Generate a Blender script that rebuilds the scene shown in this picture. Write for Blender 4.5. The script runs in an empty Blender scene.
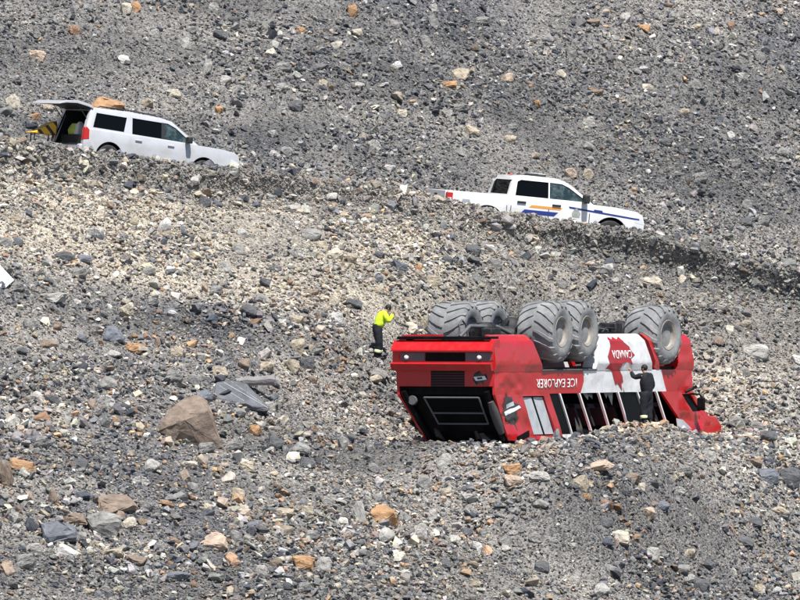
import bpy, bmesh, math, random
import numpy as np
from mathutils import Vector, Matrix, Euler

SC = bpy.context.scene
COL = SC.collection
R = math.radians

# ---------------------------------------------------------------- camera
D = 300.0                 # metres from the lens to the overturned bus
PPM = 33.0                # photograph pixels per metre at that distance
cam = bpy.data.cameras.new('camera')
cam.sensor_width = 36.0
cam.lens = 36.0 * D / (800.0 / PPM)
cam.clip_start = 1.0
cam.clip_end = 5000.0
camo = bpy.data.objects.new('camera', cam)
COL.objects.link(camo)
camo.location = (0, -D, 0)
camo.rotation_euler = (R(90), 0, 0)
SC.camera = camo

# ---------------------------------------------------------------- sky and sun
SUN = Vector((0.15, -0.44, 0.885)).normalized()
world = bpy.data.worlds.new('World')
SC.world = world
world.use_nodes = True
wn = world.node_tree.nodes
wl = world.node_tree.links
wn.clear()
wo = wn.new('ShaderNodeOutputWorld')
bg = wn.new('ShaderNodeBackground')
sk = wn.new('ShaderNodeTexSky')
sk.sky_type = 'NISHITA'
sk.sun_disc = False
sk.sun_elevation = math.asin(SUN.z)
sk.sun_rotation = math.atan2(SUN.x, SUN.y)
sk.altitude = 2000
bg.inputs['Strength'].default_value = 0.075
wl.new(sk.outputs[0], bg.inputs[0])
wl.new(bg.outputs[0], wo.inputs[0])
sun = bpy.data.lights.new('sun', 'SUN')
sun.energy = 5.0
sun.angle = R(0.6)
sun.color = (1.0, 0.965, 0.91)
suno = bpy.data.objects.new('sun', sun)
COL.objects.link(suno)
suno.rotation_euler = SUN.to_track_quat('Z', 'Y').to_euler()
SC.view_settings.view_transform = 'Standard'
SC.view_settings.look = 'None'
SC.view_settings.exposure = 0.62
SC.view_settings.gamma = 1.0
SC.cycles.use_denoising = True
SC.cycles.max_bounces = 6

# ---------------------------------------------------------------- helpers
def vnoise(x, y, seed=0):
    x = np.asarray(x, float); y = np.asarray(y, float)
    xi = np.floor(x).astype(np.int64); yi = np.floor(y).astype(np.int64)
    fx = x - xi; fy = y - yi
    fx = fx * fx * fx * (fx * (fx * 6 - 15) + 10); fy = fy * fy * fy * (fy * (fy * 6 - 15) + 10)
    def hsh(a, b):
        n = (a * 374761393 + b * 668265263 + seed * 974711 + 1013904223) & 0xFFFFFFFF
        n = ((n ^ (n >> 13)) * 1274126177) & 0xFFFFFFFF
        n = n ^ (n >> 16)
        return (n & 0xFFFF) / 65535.0
    a = hsh(xi, yi); b = hsh(xi + 1, yi); c = hsh(xi, yi + 1); d = hsh(xi + 1, yi + 1)
    return (a + (b - a) * fx) * (1 - fy) + (c + (d - c) * fx) * fy

def fbm(x, y, seed=0, octv=4):
    v = 0; amp = 0.5; tot = 0
    for i in range(octv):
        v = v + amp * vnoise(np.asarray(x) * 2 ** i, np.asarray(y) * 2 ** i, seed + 17 * i)
        tot += amp; amp *= 0.5
    return v / tot

def sstep(a, b, x):
    t = np.clip((np.asarray(x, float) - a) / (b - a), 0, 1)
    return t * t * (3 - 2 * t)

def put(o, parent=None):
    COL.objects.link(o)
    if parent is not None:
        o.parent = parent
    return o

def tag(o, label=None, cat=None, group=None, kind=None):
    if label: o['label'] = label
    if cat: o['category'] = cat
    if group: o['group'] = group
    if kind: o['kind'] = kind
    return o

def empty(name, loc=(0, 0, 0), rot=(0, 0, 0)):
    o = bpy.data.objects.new(name, None)
    o.empty_display_size = 0.3
    o.location = loc; o.rotation_euler = rot
    return put(o)

def smooth(me, ang=None):
    if ang is None: return
    me.shade_smooth()
    me.set_sharp_from_angle(angle=R(ang))

class MB:
    """collects shapes; build() links them as one mesh object"""
    def __init__(s): s.v = []; s.f = []
    def add(s, v, f):
        o = len(s.v); s.v += [tuple(p) for p in v]; s.f += [tuple(i + o for i in q) for q in f]; return s
    def box(s, a, b, m=None):
        x0, y0, z0 = a; x1, y1, z1 = b
        v = [Vector(p) for p in ((x0,y0,z0),(x1,y0,z0),(x1,y1,z0),(x0,y1,z0),(x0,y0,z1),(x1,y0,z1),(x1,y1,z1),(x0,y1,z1))]
        if m is not None: v = [m @ p for p in v]
        return s.add(v, [(0,3,2,1),(4,5,6,7),(0,1,5,4),(1,2,6,5),(2,3,7,6),(3,0,4,7)])
    def loft(s, rings, caps=True):
        n = len(rings[0]); v = [p for r in rings for p in r]; f = []
        for k in range(len(rings) - 1):
            for i in range(n):
                j = (i + 1) % n
                f.append((k*n+i, k*n+j, (k+1)*n+j, (k+1)*n+i))
        if caps: f += [tuple(range(n))[::-1], tuple((len(rings)-1)*n + i for i in range(n))]
        return s.add(v, f)
    def prism(s, poly, y0, y1):
        """polygon in (x, z) run along y; y0, y1 are numbers or functions of (x, z)"""
        g0 = y0 if callable(y0) else (lambda x, z: y0)
        g1 = y1 if callable(y1) else (lambda x, z: y1)
        return s.loft([[(x, g0(x, z), z) for x, z in poly], [(x, g1(x, z), z) for x, z in poly]])
    def tube(s, pts, r, n=8, caps=True):
        pts = [Vector(p) for p in pts]; rings = []
        rr = r if isinstance(r, (list, tuple)) else [r] * len(pts)
        up = Vector((0.13, 0.21, 1))
        for i, p in enumerate(pts):
            t = (pts[min(i+1, len(pts)-1)] - pts[max(i-1, 0)]).normalized()
            a = t.cross(up)
            if a.length < 1e-3: a = t.cross(Vector((1, 0, 0)))
            a.normalize(); b = t.cross(a)
            rings.append([p + (a * math.cos(2*math.pi*k/n) + b * math.sin(2*math.pi*k/n)) * rr[i] for k in range(n)])
        return s.loft(rings, caps)
    def lathe(s, prof, n=32, m=None):
        """profile (r, y) turned about the y axis"""
        rings = []
        for r, y in prof:
            rings.append([Vector((r * math.cos(2*math.pi*k/n), y, r * math.sin(2*math.pi*k/n))) for k in range(n)])
        if m is not None: rings = [[m @ p for p in q] for q in rings]
        return s.loft(rings, True)
    def ball(s, c, r, nu=12, nv=8, m=None):
        c = Vector(c); rx, ry, rz = r if isinstance(r, (tuple, list)) else (r, r, r)
        rings = []
        for i in range(1, nv):
            a = math.pi * i / nv
            rings.append([c + Vector((rx*math.sin(a)*math.cos(2*math.pi*k/nu), ry*math.sin(a)*math.sin(2*math.pi*k/nu), -rz*math.cos(a))) for k in range(nu)])
        if m is not None: rings = [[m @ p for p in q] for q in rings]
        return s.loft(rings, True)
    def mesh(s, name, mat=None, sm=None, warp=None):
        v = [warp(Vector(p)) for p in s.v] if warp else s.v
        me = bpy.data.meshes.new(name); me.from_pydata([tuple(p) for p in v], [], s.f)
        b = bmesh.new(); b.from_mesh(me); bmesh.ops.recalc_face_normals(b, faces=b.faces); b.to_mesh(me); b.free()
        if mat: me.materials.append(mat)
        smooth(me, sm)
        return me
    def build(s, name, mat, parent=None, sm=None, bev=0, warp=None, seg=2):
        o = bpy.data.objects.new(name, s.mesh(name, mat, sm, warp))
        put(o, parent)
        if bev:
            md = o.modifiers.new('bevel', 'BEVEL'); md.width = bev; md.segments = seg
            md.limit_method = 'ANGLE'; md.angle_limit = R(28)
            if sm is None: smooth(o.data, 40)
        return o

def carve(base, cuts, joins=(), bev=0.0, sm=35, seg=2):
    """solid mesh = base (+ joins) - cuts, evaluated here so that no helper object stays"""
    tmp = bpy.data.objects.new('tmp', base); COL.objects.link(tmp); hs = [tmp]
    if bev:
        pass
    for me, op in [(m, 'UNION') for m in joins] + [(m, 'DIFFERENCE') for m in cuts]:
        h = bpy.data.objects.new('tmp_cut', me); COL.objects.link(h); hs.append(h)
        md = tmp.modifiers.new('b', 'BOOLEAN'); md.operation = op; md.object = h; md.solver = 'EXACT'
        md.material_mode = 'TRANSFER'
        if op == 'UNION' and me is joins[-1] and bev:
            bv = tmp.modifiers.new('v', 'BEVEL'); bv.width = bev; bv.segments = seg; bv.limit_method = 'ANGLE'; bv.angle_limit = R(22)
    dg = bpy.context.evaluated_depsgraph_get()
    me = bpy.data.meshes.new_from_object(tmp.evaluated_get(dg))
    for h in hs: bpy.data.objects.remove(h)
    smooth(me, sm)
    return me

# ---------------------------------------------------------------- materials
def mat(name, col, rough=0.6, metal=0.0, var=0.0, scale=6.0, bump=0.0, bscale=40.0, dirt_or_reflection=None, dscale=2.0, damt=0.5, coat=0.0, spec=0.5):
    m = bpy.data.materials.new(name); m.use_nodes = True
    nt = m.node_tree; p = nt.nodes['Principled BSDF']
    p.inputs['Base Color'].default_value = (*col, 1)
    p.inputs['Roughness'].default_value = rough
    p.inputs['Metallic'].default_value = metal
    p.inputs['Coat Weight'].default_value = coat
    p.inputs['Specular IOR Level'].default_value = spec
    tc = nt.nodes.new('ShaderNodeTexCoord')
    src = None
    if var:
        n = nt.nodes.new('ShaderNodeTexNoise'); n.inputs['Scale'].default_value = scale; n.inputs['Detail'].default_value = 6
        nt.links.new(tc.outputs['Object'], n.inputs['Vector'])
        mx = nt.nodes.new('ShaderNodeMix'); mx.data_type = 'RGBA'
        mx.inputs['A'].default_value = (*[c * (1 - var) for c in col], 1)
        mx.inputs['B'].default_value = (*[min(1, c * (1 + var)) for c in col], 1)
        nt.links.new(n.outputs['Fac'], mx.inputs['Factor'])
        src = mx.outputs['Result']
    if dirt_or_reflection:
        n = nt.nodes.new('ShaderNodeTexNoise'); n.inputs['Scale'].default_value = dscale; n.inputs['Detail'].default_value = 8
        n.inputs['Roughness'].default_value = 0.65
        nt.links.new(tc.outputs['Object'], n.inputs['Vector'])
        rp = nt.nodes.new('ShaderNodeValToRGB')
        rp.color_ramp.elements[0].position = 0.45; rp.color_ramp.elements[1].position = 0.72
        rp.color_ramp.elements[1].color = (damt, damt, damt, 1)
        nt.links.new(n.outputs['Fac'], rp.inputs[0])
        mx = nt.nodes.new('ShaderNodeMix'); mx.data_type = 'RGBA'
        nt.links.new(rp.outputs[0], mx.inputs['Factor'])
        if src: nt.links.new(src, mx.inputs['A'])
        else: mx.inputs['A'].default_value = (*col, 1)
        mx.inputs['B'].default_value = (*dirt_or_reflection, 1)
        src = mx.outputs['Result']
        rm = nt.nodes.new('ShaderNodeMapRange'); rm.inputs['To Min'].default_value = rough; rm.inputs['To Max'].default_value = min(1, rough + 0.4)
        nt.links.new(rp.outputs[0], rm.inputs['Value']); nt.links.new(rm.outputs[0], p.inputs['Roughness'])
    if src: nt.links.new(src, p.inputs['Base Color'])
    if bump:
        n = nt.nodes.new('ShaderNodeTexNoise'); n.inputs['Scale'].default_value = bscale; n.inputs['Detail'].default_value = 5
        nt.links.new(tc.outputs['Object'], n.inputs['Vector'])
        b = nt.nodes.new('ShaderNodeBump'); b.inputs['Strength'].default_value = bump; b.inputs['Distance'].default_value = 0.03
        nt.links.new(n.outputs['Fac'], b.inputs['Height']); nt.links.new(b.outputs[0], p.inputs['Normal'])
    return m

def rock_mat(name, attr=None, col=None):
    """stone: colour from a fixed value or the instance, mottled, with a rough broken surface"""
    m = bpy.data.materials.new(name); m.use_nodes = True
    nt = m.node_tree; L = nt.links; p = nt.nodes['Principled BSDF']
    p.inputs['Roughness'].default_value = 0.8
    p.inputs['Specular IOR Level'].default_value = 0.35
    tc = nt.nodes.new('ShaderNodeTexCoord'); oi = nt.nodes.new('ShaderNodeObjectInfo')
    n = nt.nodes.new('ShaderNodeTexNoise'); n.noise_dimensions = '4D'; n.inputs['Scale'].default_value = 3.0; n.inputs['Detail'].default_value = 9; n.inputs['Roughness'].default_value = 0.68
    L.new(tc.outputs['Object'], n.inputs['Vector'])
    ms = nt.nodes.new('ShaderNodeMath'); ms.operation = 'MULTIPLY'; ms.inputs[1].default_value = 40.0
    L.new(oi.outputs['Random'], ms.inputs[0]); L.new(ms.outputs[0], n.inputs['W'])
    mr = nt.nodes.new('ShaderNodeMapRange'); mr.inputs['From Min'].default_value = 0.3; mr.inputs['From Max'].default_value = 0.7
    mr.inputs['To Min'].default_value = 0.55; mr.inputs['To Max'].default_value = 1.4
    L.new(n.outputs['Fac'], mr.inputs['Value'])
    vm = nt.nodes.new('ShaderNodeVectorMath'); vm.operation = 'SCALE'
    if attr:
        a = nt.nodes.new('ShaderNodeAttribute'); a.attribute_type = 'INSTANCER'; a.attribute_name = attr
        L.new(a.outputs['Color'], vm.inputs[0])
    else:
        vm.inputs[0].default_value = col
    L.new(mr.outputs[0], vm.inputs['Scale']); L.new(vm.outputs[0], p.inputs['Base Color'])
    b = nt.nodes.new('ShaderNodeBump'); b.inputs['Strength'].default_value = 0.8; b.inputs['Distance'].default_value = 0.12
    L.new(n.outputs['Fac'], b.inputs['Height']); L.new(b.outputs[0], p.inputs['Normal'])
    return m
# ---------------------------------------------------------------- the slope
def road_y(x): return 16.2 + 0.55 * np.asarray(x, float)
# crest of the berm along the outer road edge, read at its distance
_CP = [(0, 137), (60, 144), (120, 154), (213, 166), (300, 173), (400, 186), (470, 205), (540, 217), (590, 224), (645, 231), (720, 249), (800, 270)]
def _crest():
    xs, zs = [-400, -90, -22], [60, 23, 7.0]
    for px, py in _CP:
        x = 0.0
        for _ in range(8):
            y = 16.2 + 0.55 * x - 2.6; x = (px - 400) / PPM * (1 + y / D)
        xs.append(x); zs.append((300 - py) / PPM * (1 + y / D))
    return np.array(xs + [20, 60, 400.]), np.array(zs + [-1.5, -10, -60.])
_RX, _RZ = _crest()
def berm_h(x): return 0.64 + 0.18 * sstep(-4, 3, x)
def road_z(x): return np.interp(x, _RX, _RZ) - berm_h(x)
def softplus(v, k): return k * np.logaddexp(0, v / k)

BUS_YAW = R(65)
BUS_LOC = Vector((1.36, -6.03, -4.20))
BF = Vector((math.cos(BUS_YAW), math.sin(BUS_YAW), 0)); BL = Vector((-math.sin(BUS_YAW), math.cos(BUS_YAW), 0))

def height(x, y, fine=True):
    x = np.asarray(x, float); y = np.asarray(y, float)
    zr = road_z(x); t = y - road_y(x)
    wob = (fbm(x * 0.16, y * 0.16, 5, 3) - 0.5)
    t2 = t + 1.6 * wob
    low = zr - 0.22 + 0.36 * (t + 3.6)
    up = zr + 0.05 + 0.43 * softplus(t - 2.2, 0.5)
    roadz = zr + 0.02 * t
    h = np.where(t2 < -3.4, low, roadz)
    k = sstep(-4.3, -3.0, t2)
    h = low * (1 - k) + roadz * k
    k2 = sstep(1.2, 2.8, t)
    h = h * (1 - k2) + up * k2
    # berm pushed up along the outer edge of the road
    bh = berm_h(x) * (1 + 0.22 * (fbm(x * 0.5, y * 0.1, 9, 3) - 0.5))
    h = h + bh * np.exp(-np.abs((t2 + 2.6) / 0.85) ** 2.6) * (0.92 + 0.16 * vnoise(x * 1.6, y * 1.6, 31))
    # torn lower lip of the berm towards the right
    h = h - 0.16 * np.exp(-((t2 + 4.3) / 0.4) ** 2) * sstep(2.0, 6.5, x) * (0.5 + vnoise(x * 0.9, x * 0.0, 33))
    # the far valley floor and the upper mountain keep going
    h = np.where(t < -60, low, h)
    h = np.maximum(h, -46 + 0.02 * x)
    # broad swells and gullies, then lumps
    away = sstep(2.4, 6.0, np.abs(t + 0.6))
    h = h + away * (1.5 * (fbm(x * 0.075, y * 0.06, 3, 3) - 0.5) + 0.55 * (fbm(x * 0.33, y * 0.28, 12, 3) - 0.5))
    # level place the bus came to rest on, dug into the slope
    px = x - BUS_LOC.x; py = y - BUS_LOC.y
    s = px * BF.x + py * BF.y; l = px * BL.x + py * BL.y
    ds = np.maximum(np.maximum(-0.6 - s, s - 16.0), 0); dl = np.maximum(np.abs(l + 0.7) - 2.6, 0)
    w = 1 - sstep(0.0, 4.5, np.sqrt(ds * ds + dl * dl))
    flat = BUS_LOC.z - 0.10 + 0.14 * (fbm(x * 0.5, y * 0.5, 40, 2) - 0.5)
    h = h * (1 - w) + flat * w
    # rubble heap against the near side of the bus
    h = h + 0.50 * np.exp(-(((s - 6.9) / 2.3) ** 2 + ((l + 2.9) / 0.85) ** 2))
    h = h + 0.34 * np.exp(-(((s - 9.9) / 1.5) ** 2 + ((l + 2.8) / 0.9) ** 2))
    if fine:
        h = h + 0.16 * (fbm(x * 1.3, y * 1.3, 21, 3) - 0.5) + 0.13 * (fbm(x * 3.4, y * 3.4, 22, 2) - 0.5)
    return h

def shift(x, y):
    """how far the crumbling crest of the berm hangs out over its foot"""
    x = np.asarray(x, float); y = np.asarray(y, float)
    t2 = y - road_y(x) + 1.6 * (fbm(x * 0.16, y * 0.16, 5, 3) - 0.5)
    amp = 0.48 + 0.55 * sstep(1.5, 5.5, x) + 0.3 * np.exp(-((x + 4) / 2.2) ** 2)
    amp = amp * (0.6 + 0.8 * fbm(x * 0.8, y * 0.1, 35, 3))
    return amp * np.exp(-((t2 + 2.95) / 0.6) ** 2)

def at(px, py, up=0.0):
    """ground point that the photograph shows at pixel (px, py)"""
    y = np.arange(-75, 95, 0.02)
    k = (1 + y / D) / PPM
    X = (px - 400) * k; Z = (300 - py) * k
    g = height(X, y)
    i = np.nonzero(g >= Z)[0]
    i = i[0] if len(i) else len(y) - 1
    return Vector((X[i], y[i], g[i] + up))

def zone(x, y):
    """1 in the pale tan debris under the road"""
    t = y - road_y(x)
    wob = 3.5 * (fbm(x * 0.22, y * 0.16, 51, 3) - 0.5)
    return (1 - 0.5 * sstep(-1, 6, x)) * sstep(-13.5, -10.5, t + wob) * (1 - sstep(-5.2, -3.4, t + wob * 0.5)) * (0.35 + 0.65 * sstep(0.2, 0.65, fbm(x * 0.3, t * 0.32, 54, 4) + 0.1))

def macro(x, y):
    """bands of darker shale and lighter silt that run with the slope's layers"""
    t = y - road_y(x)
    q = fbm(x * 0.11 + 3.1, t * 0.34, 81, 5)
    q2 = fbm(x * 0.5, y * 0.42, 84, 3)
    sx = (x - BUS_LOC.x) * BF.x + (y - BUS_LOC.y) * BF.y; lx = (x - BUS_LOC.x) * BL.x + (y - BUS_LOC.y) * BL.y
    silt = np.exp(-((sx - 9) / 5) ** 2 - ((lx + 4.5) / 3.0) ** 2)      # pale silt heaped up in front of the bus
    return (0.80 + 0.48 * sstep(0.3, 0.7, q) + 0.6 * (q2 - 0.5)) * (1 + 0.3 * silt)

def axis(lo, hi, step, far):
    core = list(np.arange(lo, hi + 1e-6, step)); a = []; d = step
    v = lo
    while v > -far:
        d *= 1.22; v -= d; a.append(v)
    b = []; d = step; v = core[-1]
    while v < far:
        d *= 1.22; v += d; b.append(v)
    return np.array(a[::-1] + core + b)

ax = axis(-16, 16, 0.15, 900); ay = axis(-46, 62, 0.16, 900)
gx, gy = np.meshgrid(ax, ay)
gz = height(gx, gy)
nx, ny = len(ax), len(ay)
co = np.stack([gx, gy - shift(gx, gy), gz], -1).reshape(-1, 3)
ii = (np.arange(ny - 1)[:, None] * nx + np.arange(nx - 1)[None, :]).reshape(-1)
quads = np.stack([ii, ii + 1, ii + nx + 1, ii + nx], -1)
me = bpy.data.meshes.new('hillside')
me.vertices.add(len(co)); me.vertices.foreach_set('co', co.astype(np.float32).ravel())
me.loops.add(quads.size); me.loops.foreach_set('vertex_index', quads.astype(np.int32).ravel())
me.polygons.add(len(quads)); me.polygons.foreach_set('loop_start', (np.arange(len(quads)) * 4).astype(np.int32))
me.update(calc_edges=True)
me.shade_smooth()
# soil colour of each place: grey silt, tan debris, dark shaly patches, dusty road and berm, painted shade under its lip
zt = zone(gx, gy)
tt = gy - road_y(gx)
grey = np.array([0.145, 0.139, 0.133]); tan = np.array([0.25, 0.226, 0.19]); dark = np.array([0.075, 0.077, 0.085]); dust = np.array([0.185, 0.173, 0.158])
dk = sstep(0.5, 0.68, fbm(gx * 0.14, gy * 0.11, 61, 4)) * (1 - zt) * (1 - sstep(0, 4, gx) * sstep(-17, -21, tt))
upz = sstep(3, 8, tt)
dk = np.clip(dk + upz * (0.0 + 0.5 * sstep(0.48, 0.66, fbm(gx * 0.07, tt * 0.22, 63, 4))), 0, 1)
dk = np.maximum(dk, 0.4 * np.exp(-((tt + 3.9 + 1.2 * (fbm(gx * .6, gy * .1, 64, 3) - .5)) / 0.3) ** 2) * sstep(2.0, 6.0, gx))  # undercut shade along the berm's lower lip at right, painted into the soil
rd = np.exp(-((tt + 1.6) / 2.6) ** 4)
c = grey + zt[..., None] * (tan - grey)
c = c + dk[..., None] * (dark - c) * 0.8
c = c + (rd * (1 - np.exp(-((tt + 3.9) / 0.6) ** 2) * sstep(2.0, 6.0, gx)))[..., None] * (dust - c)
mc = macro(gx, gy)[..., None] * (1 - 0.1 * upz[..., None])
c = c * (mc * (1 - 0.6 * rd[..., None]) + 0.6 * rd[..., None]) * (1 + (np.clip(mc, .5, 1.5) - 1) * np.array([0.06, 0.0, -0.09]))
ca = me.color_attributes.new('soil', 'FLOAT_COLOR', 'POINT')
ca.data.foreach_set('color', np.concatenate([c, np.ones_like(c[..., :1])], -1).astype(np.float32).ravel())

gm = bpy.data.materials.new('scree_soil'); gm.use_nodes = True
nt = gm.node_tree; L = nt.links; P = nt.nodes['Principled BSDF']
P.inputs['Roughness'].default_value = 0.92; P.inputs['Specular IOR Level'].default_value = 0.2
tc = nt.nodes.new('ShaderNodeTexCoord'); at_ = nt.nodes.new('ShaderNodeAttribute'); at_.attribute_name = 'soil'
vo = nt.nodes.new('ShaderNodeTexVoronoi'); vo.inputs['Scale'].default_value = 21.0
L.new(tc.outputs['Object'], vo.inputs['Vector'])
sx = nt.nodes.new('ShaderNodeSeparateColor'); L.new(vo.outputs['Color'], sx.inputs[0])
mr = nt.nodes.new('ShaderNodeMapRange'); mr.inputs['To Min'].default_value = 0.35; mr.inputs['To Max'].default_value = 1.65
L.new(sx.outputs[0], mr.inputs['Value'])
nz = nt.nodes.new('ShaderNodeTexNoise'); nz.inputs['Scale'].default_value = 5.0; nz.inputs['Detail'].default_value = 8; nz.inputs['Roughness'].default_value = 0.7
L.new(tc.outputs['Object'], nz.inputs['Vector'])
m2 = nt.nodes.new('ShaderNodeMapRange'); m2.inputs['From Min'].default_value = 0.3; m2.inputs['From Max'].default_value = 0.7; m2.inputs['To Min'].default_value = 0.7; m2.inputs['To Max'].default_value = 1.6
L.new(nz.outputs['Fac'], m2.inputs['Value'])
mm = nt.nodes.new('ShaderNodeMath'); mm.operation = 'MULTIPLY'
L.new(mr.outputs[0], mm.inputs[0]); L.new(m2.outputs[0], mm.inputs[1])
vs = nt.nodes.new('ShaderNodeVectorMath'); vs.operation = 'SCALE'
L.new(at_.outputs['Color'], vs.inputs[0]); L.new(mm.outputs[0], vs.inputs['Scale'])
L.new(vs.outputs[0], P.inputs['Base Color'])
ad = nt.nodes.new('ShaderNodeMath'); ad.operation = 'SUBTRACT'
L.new(nz.outputs['Fac'], ad.inputs[0]); L.new(vo.outputs['Distance'], ad.inputs[1])
bp = nt.nodes.new('ShaderNodeBump'); bp.inputs['Strength'].default_value = 0.9; bp.inputs['Distance'].default_value = 0.045
L.new(ad.outputs[0], bp.inputs['Height']); L.new(bp.outputs[0], P.inputs['Normal'])
me.materials.append(gm)
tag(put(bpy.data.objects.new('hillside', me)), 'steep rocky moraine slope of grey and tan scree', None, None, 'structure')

# ---------------------------------------------------------------- loose stones
def rock_mesh(name, seed, dims=(1, 1, 1), npts=16, mat_=None, cut=0.75, sub=0):
    rnd = random.Random(seed); b = bmesh.new()
    for i in range(npts):
        v = Vector((rnd.gauss(0, 1), rnd.gauss(0, 1), rnd.gauss(0, 1))).normalized()
        v = Vector([max(-cut, min(cut, c)) for c in v]) * rnd.uniform(0.72, 1.0)
        b.verts.new((v.x * dims[0] * .62, v.y * dims[1] * .62, v.z * dims[2] * .62))
    r = bmesh.ops.convex_hull(b, input=b.verts)
    bmesh.ops.delete(b, geom=[v for v in b.verts if not v.link_faces], context='VERTS')
    bmesh.ops.dissolve_limit(b, angle_limit=R(9), verts=b.verts, edges=b.edges)
    if sub:
        bmesh.ops.triangulate(b, faces=b.faces)
        bmesh.ops.bevel(b, geom=b.edges[:], offset=0.035 * min(dims), segments=1, affect='EDGES')
    me = bpy.data.meshes.new(name); b.to_mesh(me); b.free()
    if mat_: me.materials.append(mat_)
    return me

stone_mat = rock_mat('loose_stone', attr='stone_col')
stones = bpy.data.collections.new('stone_shapes')      # kept out of the scene: shapes for the scree only
shape_dims = [(1, .8, .6), (1, .7, .45), (1, .9, .75), (1, .6, .4), (1, .85, .35), (1, .75, .6), (1, .5, .45), (1, 1, .6), (1, .65, .7), (1, .8, .5), (1.1, .6, .3), (1, .9, .5)]
for i, d in enumerate(shape_dims):
    stones.objects.link(bpy.data.objects.new('stone_shape_%02d' % i, rock_mesh('stone_shape', 100 + i, d, 13, stone_mat)))

PAL = np.array([[.205, .20, .195], [.13, .134, .147], [.31, .298, .28], [.43, .41, .38], [.36, .31, .245], [.46, .415, .34], [.37, .245, .155], [.215, .165, .13], [.058, .063, .078], [.56, .545, .52]])
#            grey  slate  pale  light  tan  cream  rust  brown  dark  white
W_UP = np.array([.36, .28, .13, .07, .03, .025, .006, .025, .12, .014])
W_TAN = np.array([.20, .06, .21, .10, .25, .09, .01, .07, .03, .012])
W_LOW = np.array([.27, .18, .15, .09, .10, .05, .025, .07, .11, .02])

HEADP = at(378, 307)
def scatter(n, smin, smax, power, seed, sink, dens_seed, dens_pow, band=None):
    g = np.random.default_rng(seed)
    y = g.uniform(-44, 60, n * 3); half = (12.3 * (1 + y / D) + 2.4)
    x = g.uniform(-1, 1, n * 3) * half
    if band: x = g.uniform(-14.5, 14.8, n * 3); y = road_y(x) + g.uniform(band[0], band[1], n * 3)
    t = y - road_y(x); zt = zone(x, y)
    den = sstep(0.33, 0.62, fbm(x * 0.24, t * 0.30, dens_seed, 4)) ** dens_pow
    den = (0.10 if smax > 0.2 else 0.50) + 0.9 * den
    if band: den = den * 0 + 1
    roadm = 0 * t if band else np.exp(-((t + 0.9) / 2.7) ** 4); den = den * (1 - (0.35 if smax < 0.2 else 0.7) * roadm)
    # fine silty heap by the bus
    if smax > 0.2: den = den * (1 - 0.4 * sstep(2, 6, t))
    if smax > 0.3: den = den * (0.35 + 1.3 * sstep(2, -4, x) * sstep(-12, -16, t))
    keep = g.uniform(0, 1, n * 3) < den
    # not under the bus
    px = x - BUS_LOC.x; py = y - BUS_LOC.y
    s = px * BF.x + py * BF.y; l = px * BL.x + py * BL.y
    keep &= ~((s > -0.1) & (s < 15.3) & (np.abs(l + 0.25) < 1.75))
    if smax > 0.2:      # no large stone right behind the head of the person in yellow
        keep &= ((x - HEADP.x) ** 2 + (y - HEADP.y) ** 2) > 0.8
    x = x[keep][:n]; y = y[keep][:n]; t = t[keep][:n]; zt = zt[keep][:n]
    n = len(x)
    u = g.uniform(0, 1, n); size = smin + (smax - smin) * u ** power
    sc = size[:, None] * g.uniform(0.8, 1.2, (n, 3))
    z = height(x, y) + size * sink
    rot = np.stack([g.normal(0, .45, n) + 0.25, g.normal(0, .45, n), g.uniform(0, 6.283, n)], -1)
    w = W_LOW[None] + zt[:, None] * (W_TAN - W_LOW)[None]
    upm = sstep(1.5, 5, t)[:, None]; w = w * (1 - upm) + W_UP[None] * upm
    # patches where dark shale or rusty stones gather
    pd = sstep(0.52, 0.7, fbm(x * 0.14, y * 0.11, 61, 4)); w[:, 1] += pd * 0.35 * (1 - zt); w[:, 8] += pd * 0.18 * (1 - zt)
    pr = sstep(0.55, 0.75, fbm(x * 0.4, y * 0.35, 66, 3)); lw = sstep(-12, -16, t); w[:, 6] += 0.03 * lw * (smax > 0.2); big = 1.0 if smax > 0.2 else 0.4; w[:, 6] += pr * (0.04 + 0.22 * lw) * big; w[:, 4] += pr * 0.14 * (1 + lw); w[:, 5] += pr * 0.10 * lw; w[:, 7] += pr * 0.10 * lw
    w = w / w.sum(1, keepdims=True)
    pick = (w.cumsum(1) < g.uniform(0, 1, n)[:, None]).sum(1).clip(0, 9)
    col = 1.15 * PAL[pick] * g.uniform(0.55, 1.4, (n, 1)) * g.uniform(0.95, 1.05, (n, 3))
    if band and smax < 0.3: col = 0.4 * col + 0.6 * np.array([0.235, 0.222, 0.20]) * g.uniform(0.8, 1.15, (n, 1))
    mc = macro(x, y)[:, None] * (1 - 0.10 * upm); col = col * (0.35 + 0.65 * mc) * (1 + (np.clip(mc, .5, 1.5) - 1) * np.array([0.06, 0.0, -0.10]))
    return np.stack([x, y - shift(x, y), z], -1), rot, sc, col.clip(0, .8), g.integers(0, len(shape_dims), n)

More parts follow.
